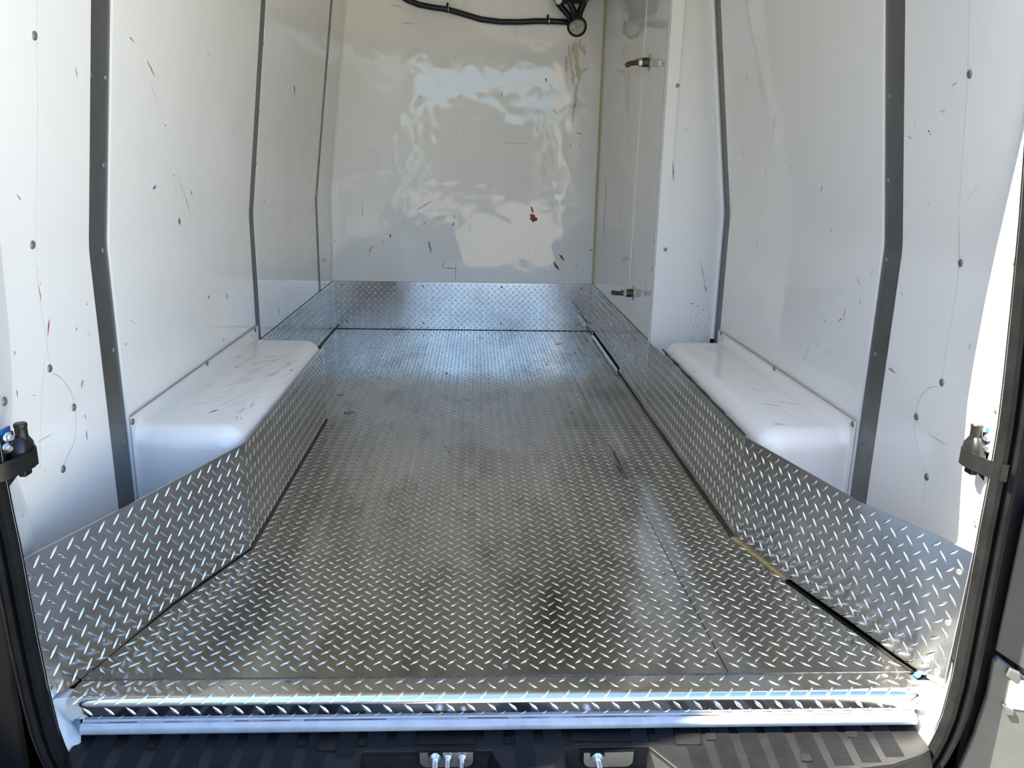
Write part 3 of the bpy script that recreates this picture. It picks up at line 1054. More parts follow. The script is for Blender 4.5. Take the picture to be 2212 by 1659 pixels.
# white painted sill under the nose
sill = MB()
sp = [(-0.040, -0.0375), (-0.0555, -0.0375), (-0.0585, -0.0390), (-0.0590, -0.0412), (-0.0610, -0.0415), (-0.0625, -0.0400), (-0.0650, -0.0402), (-0.0665, -0.0425), (-0.0680, -0.0428), (-0.0700, -0.0445), (-0.0712, -0.0480),
      (-0.0715, -0.0530), (-0.0700, -0.0570), (-0.0670, -0.0590), (-0.040, -0.0590)]
sill.loft([[Vector((-0.640, y, z)) for y, z in sp], [Vector((0.772, y, z)) for y, z in sp]])
sill = sill.build('trim_6', M['sill'], None, True, angle=50)
sill['kind'] = 'structure'
rs = MB()
for k in range(60):
    if random.random() < 0.96:
        x = -0.62 + 1.37 * k / 60
        rs.box((x, -0.0612, -0.0420), (x + 0.0235, -0.0585 - random.uniform(0, 0.0012), -0.0412 + random.uniform(-0.0004, 0.0006)))
rs.build('rust_line', M['rust'], sill)

# ------------------------------------------------------------------ rear door frame: white flange, U-shaped, with rounded lower corners
fmL = [((-0.668, -0.1), 1.72, -0.760 + 0.09), ]
zL = [(1.72, -0.640, -0.600), (1.2, -0.680, -0.655), (0.90, -0.704, -0.668), (0.71, -0.713, -0.672), (0.596, -0.718, -0.676), (0.499, -0.726, -0.679), (0.445, -0.735, -0.679), (0.40, -0.742, -0.678), (0.35, -0.738, -0.676), (0.301, -0.729, -0.673),
      (0.234, -0.727, -0.671), (0.14, -0.727, -0.668), (0.05, -0.727, -0.663)]
zR = [(1.72, 0.760, 0.690), (1.2, 0.815, 0.738), (0.961, 0.838, 0.757), (0.80, 0.833, 0.775), (0.673, 0.829, 0.786), (0.56, 0.828, 0.795), (0.494, 0.829, 0.799), (0.428, 0.835, 0.800), (0.336, 0.844, 0.799), (0.248, 0.854, 0.799), (0.14, 0.854, 0.799),
      (0.05, 0.854, 0.798)]
fm = MB()
for rows, s in ((zL, -1), (zR, 1)):
    rings = []
    for z, xi_, xo in rows:
        a, b = Vector((xi_, 0.03, z)), Vector((xo, -0.1, z))
        m1 = Vector((xi_ - s * 0.004, 0.022, z))
        m2 = Vector((xo + s * 0.006 + s * (abs(xi_ - xo) * 0.55), -0.045, z))
        c, d = Vector((xi_ + s * 0.036, 0.03, z)), Vector((xo + s * 0.036, -0.098, z))
        rings.append([a, m1, m2, b, d, c])
    fm.loft(rings)
# lower corners
cL = [[(-0.727, 0.03, 0.05), (-0.692, -0.045, 0.05), (-0.663, -0.1, 0.05)], [(-0.712, 0.02, -0.02), (-0.690, -0.050, -0.012), (-0.657, -0.1, -0.022)], [(-0.690, -0.02, -0.036), (-0.668, -0.058, -0.040), (-0.651, -0.1, -0.060)],
      [(-0.650, -0.045, -0.046), (-0.642, -0.066, -0.060), (-0.641, -0.1, -0.095)], [(-0.648, -0.050, -0.086), (-0.643, -0.066, -0.095), (-0.628, -0.1, -0.130)]]
cR = [[(0.854, 0.03, 0.05), (0.832, -0.045, 0.05), (0.798, -0.1, 0.05)], [(0.840, 0.02, -0.02), (0.826, -0.050, -0.006), (0.794, -0.1, -0.012)], [(0.822, -0.02, -0.036), (0.806, -0.058, -0.036), (0.786, -0.1, -0.050)],
      [(0.784, -0.045, -0.046), (0.782, -0.066, -0.056), (0.776, -0.1, -0.084)], [(0.778, -0.050, -0.086), (0.776, -0.066, -0.095), (0.760, -0.1, -0.130)]]
for cs_, s in ((cL, -1), (cR, 1)):
    rings = []
    for a, b, c in cs_:
        a, b, c = Vector(a), Vector(b), Vector(c)
        o_ = Vector((s * 0.03, 0.02, -0.03))
        rings.append([a, b, c, c + o_, a + o_])
    fm.loft(rings)
fm.box((-0.735, -0.045, -0.062), (-0.660, 0.03, -0.0045))
fm.box((0.786, -0.045, -0.062), (0.860, 0.03, -0.0045))
fm = fm.build('trim_7', M['paint'], None, True, angle=60)
fm['kind'] = 'structure'


def on_frame(px, py):
    """Point on the sunlit / shaded door post flange."""
    s = 1 if px > IW / 2 else -1
    rows = zR if s > 0 else zL
    p = at(px, py, 1, -0.05)
    for (za, xa, oa), (zb, xb, ob) in zip(rows, rows[1:]):
        if zb <= p.z <= za:
            f = (p.z - zb) / (za - zb)
            xo = ob + (oa - ob) * f
            xi_ = xb + (xa - xb) * f
            m1 = Vector((xi_ - s * 0.004, 0.022, p.z))
            m2 = Vector((xo + s * 0.006 + s * (abs(xi_ - xo) * 0.55), -0.045, p.z))
            b_ = Vector((xo, -0.1, p.z))
            for u, v in ((m2, b_), (m1, m2)):
                d = v - u
                n = Vector((-d.y, d.x, 0)).normalized()
                if n.x * s > 0:
                    n = -n
                q = at_plane(px, py, u, n)
                if min(u.y, v.y) - 0.004 <= q.y <= max(u.y, v.y) + 0.004:
                    return q, n
            return q, n
    return p, Vector((-s, -0.5, 0)).normalized()


for p in ((9, 867), (46, 1119), (2194, 565), (2152, 884), (2109, 1131)):
    q, n = on_frame(*p)
    place_screw(q, n, fm, SCREW_B)

# ------------------------------------------------------------------ rubber weather seal


def seal_path():
    pts = []
    for z, _, xo in zL:
        pts.append((xo, z))
    pts += [(-0.657, -0.022), (-0.651, -0.055), (-0.641, -0.092), (-0.622, -0.125), (-0.590, -0.150), (-0.54, -0.165)]
    k = 20
    pts += [(-0.54 + (0.68 + 0.54) * i / k, -0.168) for i in range(1, k)]
    pts += [(0.68, -0.165), (0.735, -0.150), (0.762, -0.120), (0.777, -0.084), (0.787, -0.050), (0.794, -0.012), (0.7985, 0.05)]
    for z, _, xo in reversed(zR[:-1]):
        pts.append((xo, z))
    return [Vector((x, -0.1, z)) for x, z in pts]


sealt = thing('weather_seal', 'black rubber weather seal running round the rear door opening', 'door seal', (0.06, -0.1, -0.17))
path = seal_path()


def sweep(prof2, closed=True):
    rings = []
    for i, p in enumerate(path):
        t = (path[min(i + 1, len(path) - 1)] - path[max(i - 1, 0)]).normalized()
        nrm = Vector((-t.z, 0, t.x))               # towards the opening's inside is +nrm for a walk down the left side
        rings.append([p - nrm * a + Vector((0, b, 0)) for a, b in prof2])
    return MB().loft(rings, closed)


# (outwards from the opening, along y)
sweep([(0.000, 0.004), (0.001, -0.006), (0.006, -0.013), (0.013, -0.014), (0.018, -0.009), (0.0195, -0.004), (0.019, 0.006), (0.010, 0.010)]).build('bulb', M['rubber'], sealt, True)
sweep([(0.0200, -0.004), (0.022, -0.012), (0.028, -0.016), (0.034, -0.013), (0.037, -0.006), (0.043, -0.004), (0.044, 0.008), (0.020, 0.008)]).build('outer_lip', M['rubber'], sealt, True)
# black body panels, deep shade put into their colour, between seal and open doors
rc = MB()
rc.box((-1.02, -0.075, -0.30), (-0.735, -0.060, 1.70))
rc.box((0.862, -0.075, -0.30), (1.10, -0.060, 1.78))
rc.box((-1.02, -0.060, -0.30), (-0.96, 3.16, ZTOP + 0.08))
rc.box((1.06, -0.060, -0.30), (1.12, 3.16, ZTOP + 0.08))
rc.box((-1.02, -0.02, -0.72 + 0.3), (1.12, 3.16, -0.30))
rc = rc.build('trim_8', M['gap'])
rc['kind'] = 'structure'

# ------------------------------------------------------------------ door check brackets on the posts


def check_bracket(side, label):
    c = at(2118, 962, 1, -0.055) if side > 0 else at(36, 962, 1, -0.055)
    c = Vector((0.812, -0.050, c.z)) if side > 0 else Vector((-0.688, -0.050, c.z))
    t = thing('door_catch', label, 'door catch', c)
    s = -side                                      # towards the opening

    def W(x, y, z):                                # x: into the opening, y: towards the cab
        return c + Vector((s * x, y, z))
    # blue shim and steel back plate against the post
    MB().prism([W(-0.012, -0.030, -0.040), W(-0.012, 0.012, -0.040), W(-0.012, 0.010, 0.026), W(-0.012, -0.018, 0.026)], W(0.003, 0, 0) - W(0, 0, 0)).build('shim', M['blue'], t)
    MB().prism([W(-0.009, -0.026, -0.062), W(-0.009, 0.010, -0.050), W(-0.009, 0.010, 0.018), W(-0.009, -0.014, 0.018)], W(0.004, 0, 0) - W(0, 0, 0)).build('back_plate', M['latch'], t)
    # moulded housing, tapering upwards
    hb = MB()
    rings = []
    for z, w, dd in ((-0.040, 0.022, 0.036), (-0.036, 0.025, 0.042), (-0.012, 0.025, 0.042), (0.000, 0.024, 0.038), (0.010, 0.018, 0.024), (0.012, 0.0165, 0.020)):
        rings.append([W(0.008 + a, b, z) for a, b in rrect(0, 0.004, w, dd, min(w, dd) * 0.42, 4)])
    hb.loft(rings)
    hb.build('housing', M['latch'], t, True, angle=45)
    MB().lathe(W(0.010, 0.004, 0.008), (0, 0, 1), [(0, 0.0092), (0.004, 0.0088), (0.018, 0.0088), (0.019, 0.0095), (0.023, 0.0095), (0.0245, 0.0082)], 18).build('plunger', M['latch'], t, True, angle=45)
    # strap that wraps the housing and reaches over the seal
    st = [(0.014, 0.022), (0.0215, 0.014), (0.0225, 0.000), (0.0185, -0.018), (0.015, -0.040), (0.008, -0.057), (-0.003, -0.068)]
    rings = []
    for i, (x, y) in enumerate(st):
        dx, dy = st[min(i + 1, len(st) - 1)][0] - st[max(i - 1, 0)][0], st[min(i + 1, len(st) - 1)][1] - st[max(i - 1, 0)][1]
        l = math.hypot(dx, dy)
        nx_, ny = -dy / l * 0.0022, dx / l * 0.0022
        z0, z1 = (-0.036, -0.008) if i < 2 else (-0.037, -0.010)
        rings.append([W(x, y, z0), W(x, y, z1), W(x + nx_, y + ny, z1), W(x + nx_, y + ny, z0)])
    MB().loft(rings).build('strap', M['latch'], t, True, angle=30)
    MB().box(*[tuple(min(a, b) for a, b in zip(W(0.012, -0.004, -0.052), W(0.001, 0.016, -0.034))), tuple(max(a, b) for a, b in zip(W(0.012, -0.004, -0.052), W(0.001, 0.016, -0.034)))]).build('lower_tab', M['latch'], t, bevel=0.002)
    for y, z in ((-0.008, 0.014), (-0.015, -0.001)):
        MB().lathe(W(-0.004, y, z), (s * 0.9, -0.4, 0), [(0, 0.0085), (0.002, 0.0085), (0.002, 0.0062), (0.007, 0.0060), (0.009, 0.004)], 12).build('bolt', M['zinc'], t, True, angle=35)
    return t


check_bracket(-1, 'black door catch with two silver bolts on the shaded door post')
check_bracket(1, 'black door catch with scratched strap on the sunlit door post')

# ------------------------------------------------------------------ step bumper
ZB = -0.070
bm_ = thing('step_bumper', 'black plastic rear step with slanted ribbed pads below the door sill', 'bumper', (0.06, -0.1, -0.20))
front = [(-0.6501, -0.102), (-0.6373, -0.115), (-0.6027, -0.167), (-0.5434, -0.232), (-0.4446, -0.287), (-0.326, -0.312)]
frontR = [(0.415, -0.302), (0.494, -0.252), (0.5582, -0.192), (0.6126, -0.159), (0.6916, -0.149), (0.7509, -0.129), (0.7726, -0.117), (0.7756, -0.097)]
YR = -0.100                                          # where the latch recesses start
# the deck, with two trapezoid recesses in front of the latch plates
deck = [(-0.648, -0.03)] + front + [(-0.215, -0.312), (-0.215, -0.190), (-0.175, YR - 0.002), (0.035, YR - 0.002), (0.070, -0.190), (0.115, -0.190), (0.160, YR), (0.300, YR), (0.360, -0.190), (0.360, -0.312)] + frontR + [(0.774, -0.03)]
d0 = MB()
d0.prism([(x, y, ZB - 0.010) for x, y in deck], (0, 0, 0.010))
d0.build('deck', M['plastic'], bm_, bevel=0.002)
rim = front + [(-0.215, -0.178)]
for seq in (front + [(-0.215, -0.312)], [(0.360, -0.312)] + frontR, [(0.070, -0.190), (0.115, -0.190)]):
    sk = MB()
    sk.loft([[Vector((x, y, ZB - 0.006)) for x, y in seq] + [Vector((x, y + 0.004, ZB - 0.006)) for x, y in reversed(seq)],
             [Vector((x * 1.01, y - 0.012, ZB - 0.05)) for x, y in seq] + [Vector((x * 1.01, y - 0.008, ZB - 0.05)) for x, y in reversed(seq)],
             [Vector((x * 1.01, y - 0.014, ZB - 0.17)) for x, y in seq] + [Vector((x * 1.01, y - 0.010, ZB - 0.17)) for x, y in reversed(seq)]])
    sk.build('front_face', M['plastic'], bm_, True, angle=40)
# sloping sides and back wall of the recesses
for xa, xb, xc, xd in ((-0.215, -0.175, 0.035, 0.070), (0.115, 0.160, 0.300, 0.360)):
    wb_ = MB()
    zb = ZB - 0.060
    for poly in ([(xb, YR, ZB - 0.001), (xc, YR, ZB - 0.001), (xc - 0.01, YR - 0.006, zb), (xb + 0.01, YR - 0.006, zb)],
                 [(xa, -0.190, ZB - 0.001), (xb, YR, ZB - 0.001), (xb + 0.01, YR - 0.006, zb), (xb - 0.01, -0.200, zb)],
                 [(xc, YR, ZB - 0.001), (xd, -0.190, ZB - 0.001), (xc + 0.02, -0.200, zb), (xc - 0.01, YR - 0.006, zb)],
                 [(xb - 0.01, -0.200, zb), (xb + 0.01, YR - 0.006, zb), (xc - 0.01, YR - 0.006, zb), (xc + 0.02, -0.200, zb)]):
        wb_.prism(poly, (0, 0.0, -0.004))
    wb_.build('recess', M['plastic'], bm_)

fb = MB()
fb.box((-0.30, -0.310, ZB - 0.085), (0.42, YR + 0.004, ZB - 0.066))
fb.build('recess_floor', M['plastic'], bm_)
cw_ = MB()
cw_.prism([(-0.98, -0.13, -0.20), (-0.66, -0.135, -0.20), (-0.62, -0.19, -0.20), (-0.60, -0.33, -0.20), (-0.98, -0.30, -0.20)], (0, 0, 0.08))
cw_.build('corner_wing', M['plastic'], bm_, bevel=0.01)

# ribbed pads
CEN = [228, 298, 368, 426, 491, 555, 621, 688, 751, 813, 878, 941, 1005, 1067, 1133, 1194, 1256, 1318, 1381, 1440, 1500, 1561, 1621, 1682, 1741, 1800, 1860, 1916]


def in_deck(x, y):
    return inside(x, y, deck)


for i, c in enumerate(CEN):
    w = at(c, 1600, 2, ZB)
    xc, sh = w.x, -w.x * 0.13
    full = c <= 760 or c == 1133 or c >= 1495
    y1 = -0.160 if full else -0.0955
    rib = MB()
    y = -0.046
    hw = 0.0163
    pts = []
    while y > y1:
        yy = y - 0.0018
        x = xc - sh * (y + 0.075)
        if in_deck(x - hw, yy - 0.006) and in_deck(x + hw, yy - 0.006):
            rib.add([(x - hw, y, ZB), (x + hw, y, ZB), (x + hw, yy, ZB), (x - hw, yy, ZB), (x - hw + 0.0004, y - 0.0005, ZB + 0.0012), (x + hw - 0.0004, y - 0.0005, ZB + 0.0012), (x + hw - 0.0004, yy + 0.0005, ZB + 0.0012), (x - hw + 0.0004, yy + 0.0005, ZB + 0.0012)],
                    [(4, 5, 6, 7), (0, 1, 5, 4), (1, 2, 6, 5), (2, 3, 7, 6), (3, 0, 4, 7)])
            pts.append((x, yy))
        y -= 0.0030
    if rib.v:
        rib.build('ribbed_pad', M['plastic'], bm_)


def frame_lines(corners, parent, name, r=0.0016):
    """A cover plate with a dark joint round it."""
    mb = MB()
    q = [at(x, y, 2, ZB + 0.0004) for x, y in corners]
    c = sum(q, Vector()) / len(q)
    o = mb.prism([p + Vector((0, 0, 0.0008)) for p in q], (0, 0, 0.0006)).build(name, M['plastic'], parent)
    jn = MB()
    n = len(q)
    for i in range(n):
        a, b = q[i], q[(i + 1) % n]
        t = (b - a).normalized()
        s = EZ.cross(t) * r
        jn.prism([a - s - t * r, b - s + t * r, b + s + t * r, a + s - t * r], (0, 0, 0.0017))
    jn.build('joint', M['gap'], o)
    return o


for x0, x1, y0, y1, sk_ in ((686, 731, 1588, 1623, -6), (899, 1024, 1583, 1609, -1), (1234, 1360, 1577, 1602, 2), (1457, 1507, 1578, 1609, 6)):
    frame_lines([(x0 + (-sk_ if sk_ < 0 else 0), y0), (x1, y0), (x1 + sk_, y1), (x0 + (sk_ if sk_ > 0 else 0), y1)], bm_, 'cover_plate', 0.0010)
for x0, x1, y0, y1, sk_ in ((640, 663, 1598, 1613, -2), (772, 792, 1597, 1612, -2), (1090, 1110, 1593, 1606, 0), (1401, 1420, 1587, 1600, 2), (1524, 1544, 1585, 1599, 3), (1828, 1848, 1580, 1593, 5), (1730, 1750, 1630, 1645, 4), (316, 338, 1604, 1618, -5)):
    frame_lines([(x0 - sk_ if sk_ < 0 else x0, y0), (x1, y0), (x1 + sk_, y1), (x0 + sk_ if sk_ > 0 else x0, y1)], bm_, 'plug_cap', 0.0008)

# silver latch plates with their bolts
for px0, px1, bolts, lab in ((907, 1022, ((940, 1.35), (967, 1.0), (998, 1.0)), 'silver latch plate with three bolts'), (1261, 1368, ((1291, 1.35),), 'silver latch plate with one pointed bolt')):
    yP = YR - 0.008
    a = at(px0, 1627, 1, yP)
    b = at(px1, 1625, 1, yP)
    zt_, zb_ = (a.z + b.z) / 2 + 0.0015, (a.z + b.z) / 2 - 0.026
    poly = [(a.x, zt_)]
    r = 0.013
    for k in range(7):
        an = PI + PI / 2 * k / 6
        poly.append((a.x + r + r * math.cos(an), zb_ + r + r * math.sin(an)))
    for k in range(7):
        an = 1.5 * PI + PI / 2 * k / 6
        poly.append((b.x - r + r * math.cos(an), zb_ + r + r * math.sin(an)))
    poly.append((b.x, zt_))
    e = MB()
    cx, cz = (a.x + b.x) / 2, (zt_ + zb_) / 2
    e.prism([(cx + (x - cx) * 1.10, yP + 0.002, cz + (z - cz) * 1.22) for x, z in poly], (0, -0.0012, 0)).build('plate_surround', M['gap'], bm_)
    lp = MB().prism([(x, yP, z) for x, z in poly], (0, -0.0025, 0)).build('latch_plate', M['zincy'], bm_, label=lab)
    for bx, sc in bolts:
        q = at(bx, 1634, 1, yP - 0.004)
        q.z = zt_ - 0.010
        bo = MB()
        n6 = 6 if sc > 1.1 else 12
        bo.lathe(q, (0, -1, 0), [(0, 0.0088 * sc), (0.0016, 0.0088 * sc), (0.0016, 0.0066 * sc), (0.006 * sc, 0.0066 * sc), (0.006 * sc, 0.0042 * sc), (0.020 * sc, 0.0040 * sc), (0.030 * sc, 0.0024 * sc), (0.031 * sc, 0.001)], 12)
        bo.build('bolt', M['zinc'], lp, True, angle=30)
    nt_ = MB()
    q = at(bolts[0][0], 1625, 1, yP - 0.003)
    nt_.box((q.x - 0.012, yP - 0.0030, zt_ - 0.006), (q.x + 0.012, yP - 0.0010, zt_ + 0.0012))
    nt_.build('notch', M['gap'], lp)

# ------------------------------------------------------------------ open rear doors (only their hinge edges show)


def open_door(n, side):
    hx = 0.905 if side > 0 else -0.775
    h = Vector((hx, -0.145 if side < 0 else -0.105, 0))
    far = Vector((1.56, -0.40, 0)) if side > 0 else Vector((-1.54, -0.365, 0))
    d = (far - h).normalized()
    nrm = Vector((-d.y, d.x, 0))
    if nrm.y > 0:
        nrm = -nrm                                 # lining faces the person behind the van
    L = (far - h).length
    skin = MB()
    skin.prism([h + EZ * -0.16 - nrm * 0.030, h + d * L + EZ * -0.16 - nrm * 0.030, h + d * L + EZ * 1.66 - nrm * 0.030, h + EZ * 1.66 - nrm * 0.030], nrm * 0.028)
    o = skin.build('door_%d' % n, M['trim_dark'], None, bevel=0.006)
    o['kind'] = 'structure'
    return o, h, d, nrm, L


dL, hL, ddL, nL, LL = open_door(1, -1)
dR, hR, ddR, nR, LR = open_door(2, 1)


def on_door_r(px, py, lift=0.0):
    return at_plane(px, py, hR + nR * lift, nR)


lr = MB()
lo_pts = [(2142, 1420), (2152, 1411), (2207, 1455), (2300, 1520), (2420, 1610), (2420, 1900), (2040, 1900), (2046, 1700), (2066, 1659), (2100, 1580), (2128, 1495)]
lr.prism([on_door_r(x, y, 0.0) for x, y in lo_pts], nR * 0.012)
lr.build('lower_lining', M['trim_plastic'], dR, bevel=0.004, label='grey plastic lower lining')
up_pts = [(2216, 1085), (2330, 1085), (2430, 1600), (2300, 1500), (2205, 1440), (2149, 1402)]
MB().prism([on_door_r(x, y, 0.0) for x, y in up_pts], nR * 0.005).build('upper_lining', M['trim_dark'], dR, bevel=0.003, label='dark plastic upper lining')
# clip window with a white insert in the lower lining
MB().prism([on_door_r(x, y, 0.012) for x, y in ((2183, 1464), (2260, 1478), (2260, 1540), (2177, 1528), (2172, 1518))], nR * 0.002).build('clip_insert', M['edge'], dR, label='white plastic clip')
MB().prism([on_door_r(x, y, 0.0125) for x, y in ((2172, 1456), (2196, 1474), (2203, 1468), (2203, 1450), (2180, 1440))], nR * 0.008).build('clip_tab', M['trim_plastic'], dR, bevel=0.002)
MB().prism([on_door_r(x, y, 0.0125) for x, y in ((2163, 1517), (2190, 1532), (2190, 1543), (2172, 1541))], nR * 0.006).build('clip_tab', M['trim_plastic'], dR, bevel=0.002)
ll = MB()
ll.prism([hL + ddL * 0.03 + EZ * -0.14, hL + ddL * LL * 0.96 + EZ * -0.14, hL + ddL * LL * 0.96 + EZ * 0.80, hL + ddL * 0.03 + EZ * 0.80], nL * 0.012)
ll.build('lower_lining', M['trim_dark'], dL, bevel=0.006)

# ------------------------------------------------------------------ hoses, grommet and foam on the back wall
hs = thing('drain_hose', 'long black hose clipped across the top of the back wall', 'hose', (0.08, YB - 0.02, 1.56))


def bw(px, py, off):
    p = at(px, py, 1, YB - off)
    return p


ctrl = [(846, -22), (880, 0), (905, 10), (935, 16), (965, 20), (1000, 30), (1040, 42), (1080, 47), (1120, 47.5), (1160, 45.5), (1190, 46), (1214, 47), (1228, 48)]
MB().tube([bw(x, y, 0.016) for x, y in ctrl], 0.0138, 14).build('hose', M['hose'], hs, True, angle=180)
for x, y in ((966, 20), (1183, 45.5)):
    c = bw(x, y, 0.016)
    MB().tube([c + Vector((-0.003, 0, 0)), c + Vector((0.005, 0, 0.0))], 0.0168, 14).build('clip_band', M['hose'], hs, True, angle=35)
    MB().tube([c + Vector((0.0052, 0, 0)), c + Vector((0.0070, 0, 0.0))], 0.0170, 14).build('clip_band', M['zinc'], hs, True, angle=35, label='bright edge of the clip')
    MB().tube([c + Vector((0.001, 0.004, 0.014)), c + Vector((0.001, 0.006, 0.030))], 0.0055, 8).build('clip_foot', M['hose'], hs)
gh = thing('pipe_grommet', 'round foam-filled pipe hole with black rim, high on the back wall', 'grommet', bw(1246, 57, 0.0))
gc = bw(1246, 57, 0.0)
MB().lathe(gc, (0, -1, 0), [(0, 0.050), (0.006, 0.0495), (0.008, 0.046), (0.006, 0.040), (0.001, 0.039)], 28).build('rim', M['hose'], gh, True)
fo = MB()
nr, na = 5, 18
fv = [gc + Vector((0, -0.014, 0))]
for r in range(1, nr + 1):
    for k in range(na):
        a = 2 * PI * k / na
        rr_ = 0.0405 * r / nr
        fv.append(gc + Vector((rr_ * math.cos(a), -(0.013 * (1 - (r / nr) ** 2) + 0.001) - random.uniform(0, 0.006) * (r < nr), rr_ * math.sin(a))))
ff = [(0, 1 + k, 1 + (k + 1) % na) for k in range(na)]
for r in range(nr - 1):
    for k in range(na):
        a, b = 1 + r * na + k, 1 + r * na + (k + 1) % na
        ff.append((a, b, b + na, a + na))
fo.add(fv, ff).build('foam_plug', M['foam'], gh)
for off, (label, pts, r) in zip((0.048, 0.080, 0.022), (('short grey-black hose curving up from the pipe hole, left of three', [(1236, 46), (1228, 33), (1215, 18), (1207, 8), (1203, -2), (1200, -25)], 0.0145),
                      ('short straight black hose leaning left above the pipe hole', [(1243, 42), (1240, 25), (1233, 10), (1224, -6), (1216, -25)], 0.0150),
                      ('short straight black hose leaning right above the pipe hole', [(1249, 42), (1253, 25), (1260, 8), (1266, -8), (1272, -25)], 0.0165))):
    t = thing('coolant_hose', label, 'hose', bw(pts[0][0], pts[0][1], 0.03))
    MB().tube([bw(x, y, off + 0.008 * i) for i, (x, y) in enumerate(pts)], r, 12).build('hose', M['hose'], t, True, angle=180)
ev = thing('cooling_unit', 'black edge of a cooling unit above the hoses at the top of the back wall', 'cooling unit', bw(1240, -10, 0.06))
p0 = bw(1208, 5, 0.12)
p1 = bw(1272, 1, 0.12)
e = MB()
e.prism([Vector((p0.x, YB - 0.15, p0.z)), Vector((p1.x, YB - 0.15, p1.z)), Vector((p1.x + 0.03, YB - 0.15, p1.z + 0.04)), Vector((p1.x + 0.03, YB - 0.15, p1.z + 0.11)), Vector((p0.x - 0.03, YB - 0.15, p1.z + 0.11)), Vector((p0.x - 0.02, YB - 0.15, p0.z + 0.02))], (0, 0.10, 0))
e.build('casing', M['hose'], ev, bevel=0.006)
q = bw(1207, 1, 0.15)
MB().lathe(q + Vector((0, 0.01, 0)), (0, -1, 0), [(0, 0.016), (0.014, 0.016), (0.018, 0.012)], 16).build('white_cap', M['edge'], ev, True)

# foam runs below the hole
marks([(1240, 90, 1246, 130, 18), (1252, 84, 1256, 110, 10), (1228, 96, 1234, 150, 9), (1246, 130, 1250, 180, 12), (1256, 155, 1270, 148, 8), (1244, 180, 1242, 232, 9), (1241, 225, 1236, 266, 5),
       (1224, 120, 1222, 158, 8), (1236, 150, 1240, 185, 8), (1260, 100, 1264, 118, 9)], on_back, wbk, 'stain', 'foam_runs')

# ------------------------------------------------------------------ brass spouts on the right wall


def spout(px, py, label, bend):
    c = at(px, py, 0, XR)
    t = thing('brass_spout', label, 'spout', c)
    MB().lathe(c, (-1, 0, 0), [(0, 0.030), (0.0025, 0.030), (0.004, 0.027), (0.004, 0.014)], 24).build('washer', M['washer'], t, True, angle=35)
    MB().lathe(c + Vector((-0.004, 0, 0)), (-1, 0, 0), [(0, 0.0165), (0.024, 0.0165), (0.025, 0.015)], 18).build('barrel', M['brass'], t, True, angle=35)
    MB().lathe(c + Vector((-0.029, 0, 0)), (-1, 0, 0), [(0, 0.015), (0.012, 0.015), (0.0135, 0.012)], 6).build('nut', M['washer'], t)
    MB().lathe(c + Vector((-0.0425, 0, 0)), (-1, 0, 0), [(0, 0.011), (0.008, 0.011), (0.009, 0.008)], 10).build('collar', M['brass'], t, True, angle=35)
    a = c + Vector((-0.048, 0, -0.002))
    MB().tube([a, a + Vector((-0.014, 0, 0.0 + bend * 0.1)), a + Vector((-0.026, -0.004, bend * 0.4)), a + Vector((-0.036, -0.008, bend * 0.8)), a + Vector((-0.041, -0.009, bend))], [0.0085, 0.0088, 0.009, 0.0098, 0.0075], 12).build('nozzle', M['brass'], t, True, angle=60)
    return t


spout(1403, 135, 'brass spout with a down-turned nozzle, the one high on the right wall', -0.012)
spout(1368, 633, 'brass spout with a level nozzle, the one just above the right kick plate', 0.005)

# ------------------------------------------------------------------ small litter


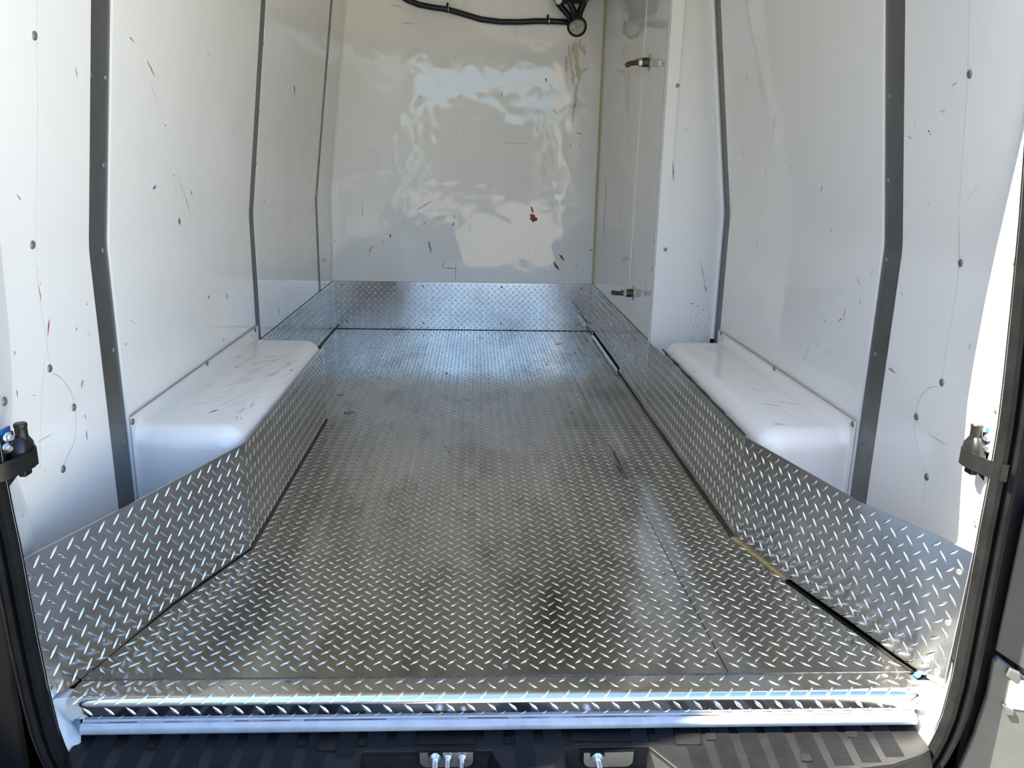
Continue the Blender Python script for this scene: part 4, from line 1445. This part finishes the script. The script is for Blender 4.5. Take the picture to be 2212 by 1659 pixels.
def chip(name, label, cat, px, py, L, w, ang, mat, h=0.003, z=0.0):
    p = at(px, py, 2, z)
    t = MB()
    c, s = math.cos(ang), math.sin(ang)
    pts = [(-0.5, -0.3), (-0.2, -0.5), (0.35, -0.4), (0.5, 0.1), (0.2, 0.5), (-0.35, 0.42)]
    t.prism([p + Vector((a * L * c - b * w * s, a * L * s + b * w * c, 0.0005)) for a, b in pts], (0, 0, h))
    o = t.build(name, mat)
    for v in o.data.vertices:
        v.co -= p
    o.location = p
    o['label'] = label
    o['category'] = cat
    return o


chip('wood_chip', 'pale wood chip on the floor close to the left kick panel', 'wood chip', 735, 853, 0.030, 0.008, 0.1, M['wood'])
chip('wood_chip', 'tiny pale wood chip in the middle of the tread plate floor', 'wood chip', 760, 1073, 0.012, 0.004, 0.0, M['wood'])
chip('twig', 'thin dark twig lying on the floor left of centre', 'twig', 755, 891, 0.040, 0.0035, 0.15, M['twig'], 0.0022, 0.0015)

chip('pebble', 'black grit at the foot of the left wheel arch box, far corner', 'grit', 694, 753, 0.014, 0.010, 0.4, M['gap'], 0.005)
chip('tape_scrap', 'scrap of blue tape at the right end of the threshold', 'tape', 1982, 1459, 0.020, 0.012, 0.7, M['tape'], 0.002, -0.001)
fsc = lambda x, y: (at(x, y, 2, 0.0002), EZ)
marks([(1083, 1188, 1088, 1216, 1.4), (1104, 1300, 1112, 1345, 1.6), (1112, 1350, 1121, 1432, 2.0), (1118, 1262, 1121, 1300, 1.2), (1085, 1033, 1100, 1058, 1.0), (1092, 1053, 1106, 1087, 1.0), (735, 1290, 722, 1340, 1.0), (900, 960, 880, 1060, 0.8)], fsc, fl, 'scratch', 'scratches')
dk = [(1180, 785, 1184, 789, 3), (1030, 728, 1044, 730, 3), (1075, 735, 1082, 737, 2.5), (1260, 730, 1270, 738, 3), (1290, 766, 1300, 770, 3), (1283, 735, 1288, 742, 3), (962, 805, 968, 808, 2.5), (780, 720, 786, 722, 3), (850, 721, 858, 723, 3),
      (1200, 745, 1215, 741, 3), (1325, 975, 1337, 1000, 5), (1330, 1003, 1345, 1024, 5), (1230, 890, 1238, 893, 3), (960, 962, 975, 985, 1.2), (1310, 750, 1316, 756, 3), (1005, 862, 1015, 865, 2)]
for k in range(60):
    x, y = random.uniform(760, 1330), random.uniform(716, 830)
    dk.append((x, y, x + random.uniform(2, 6), y + random.uniform(-1, 1.5), random.uniform(1, 2.2)))
marks(dk, fsc, fl, 'black', 'dark_specks')
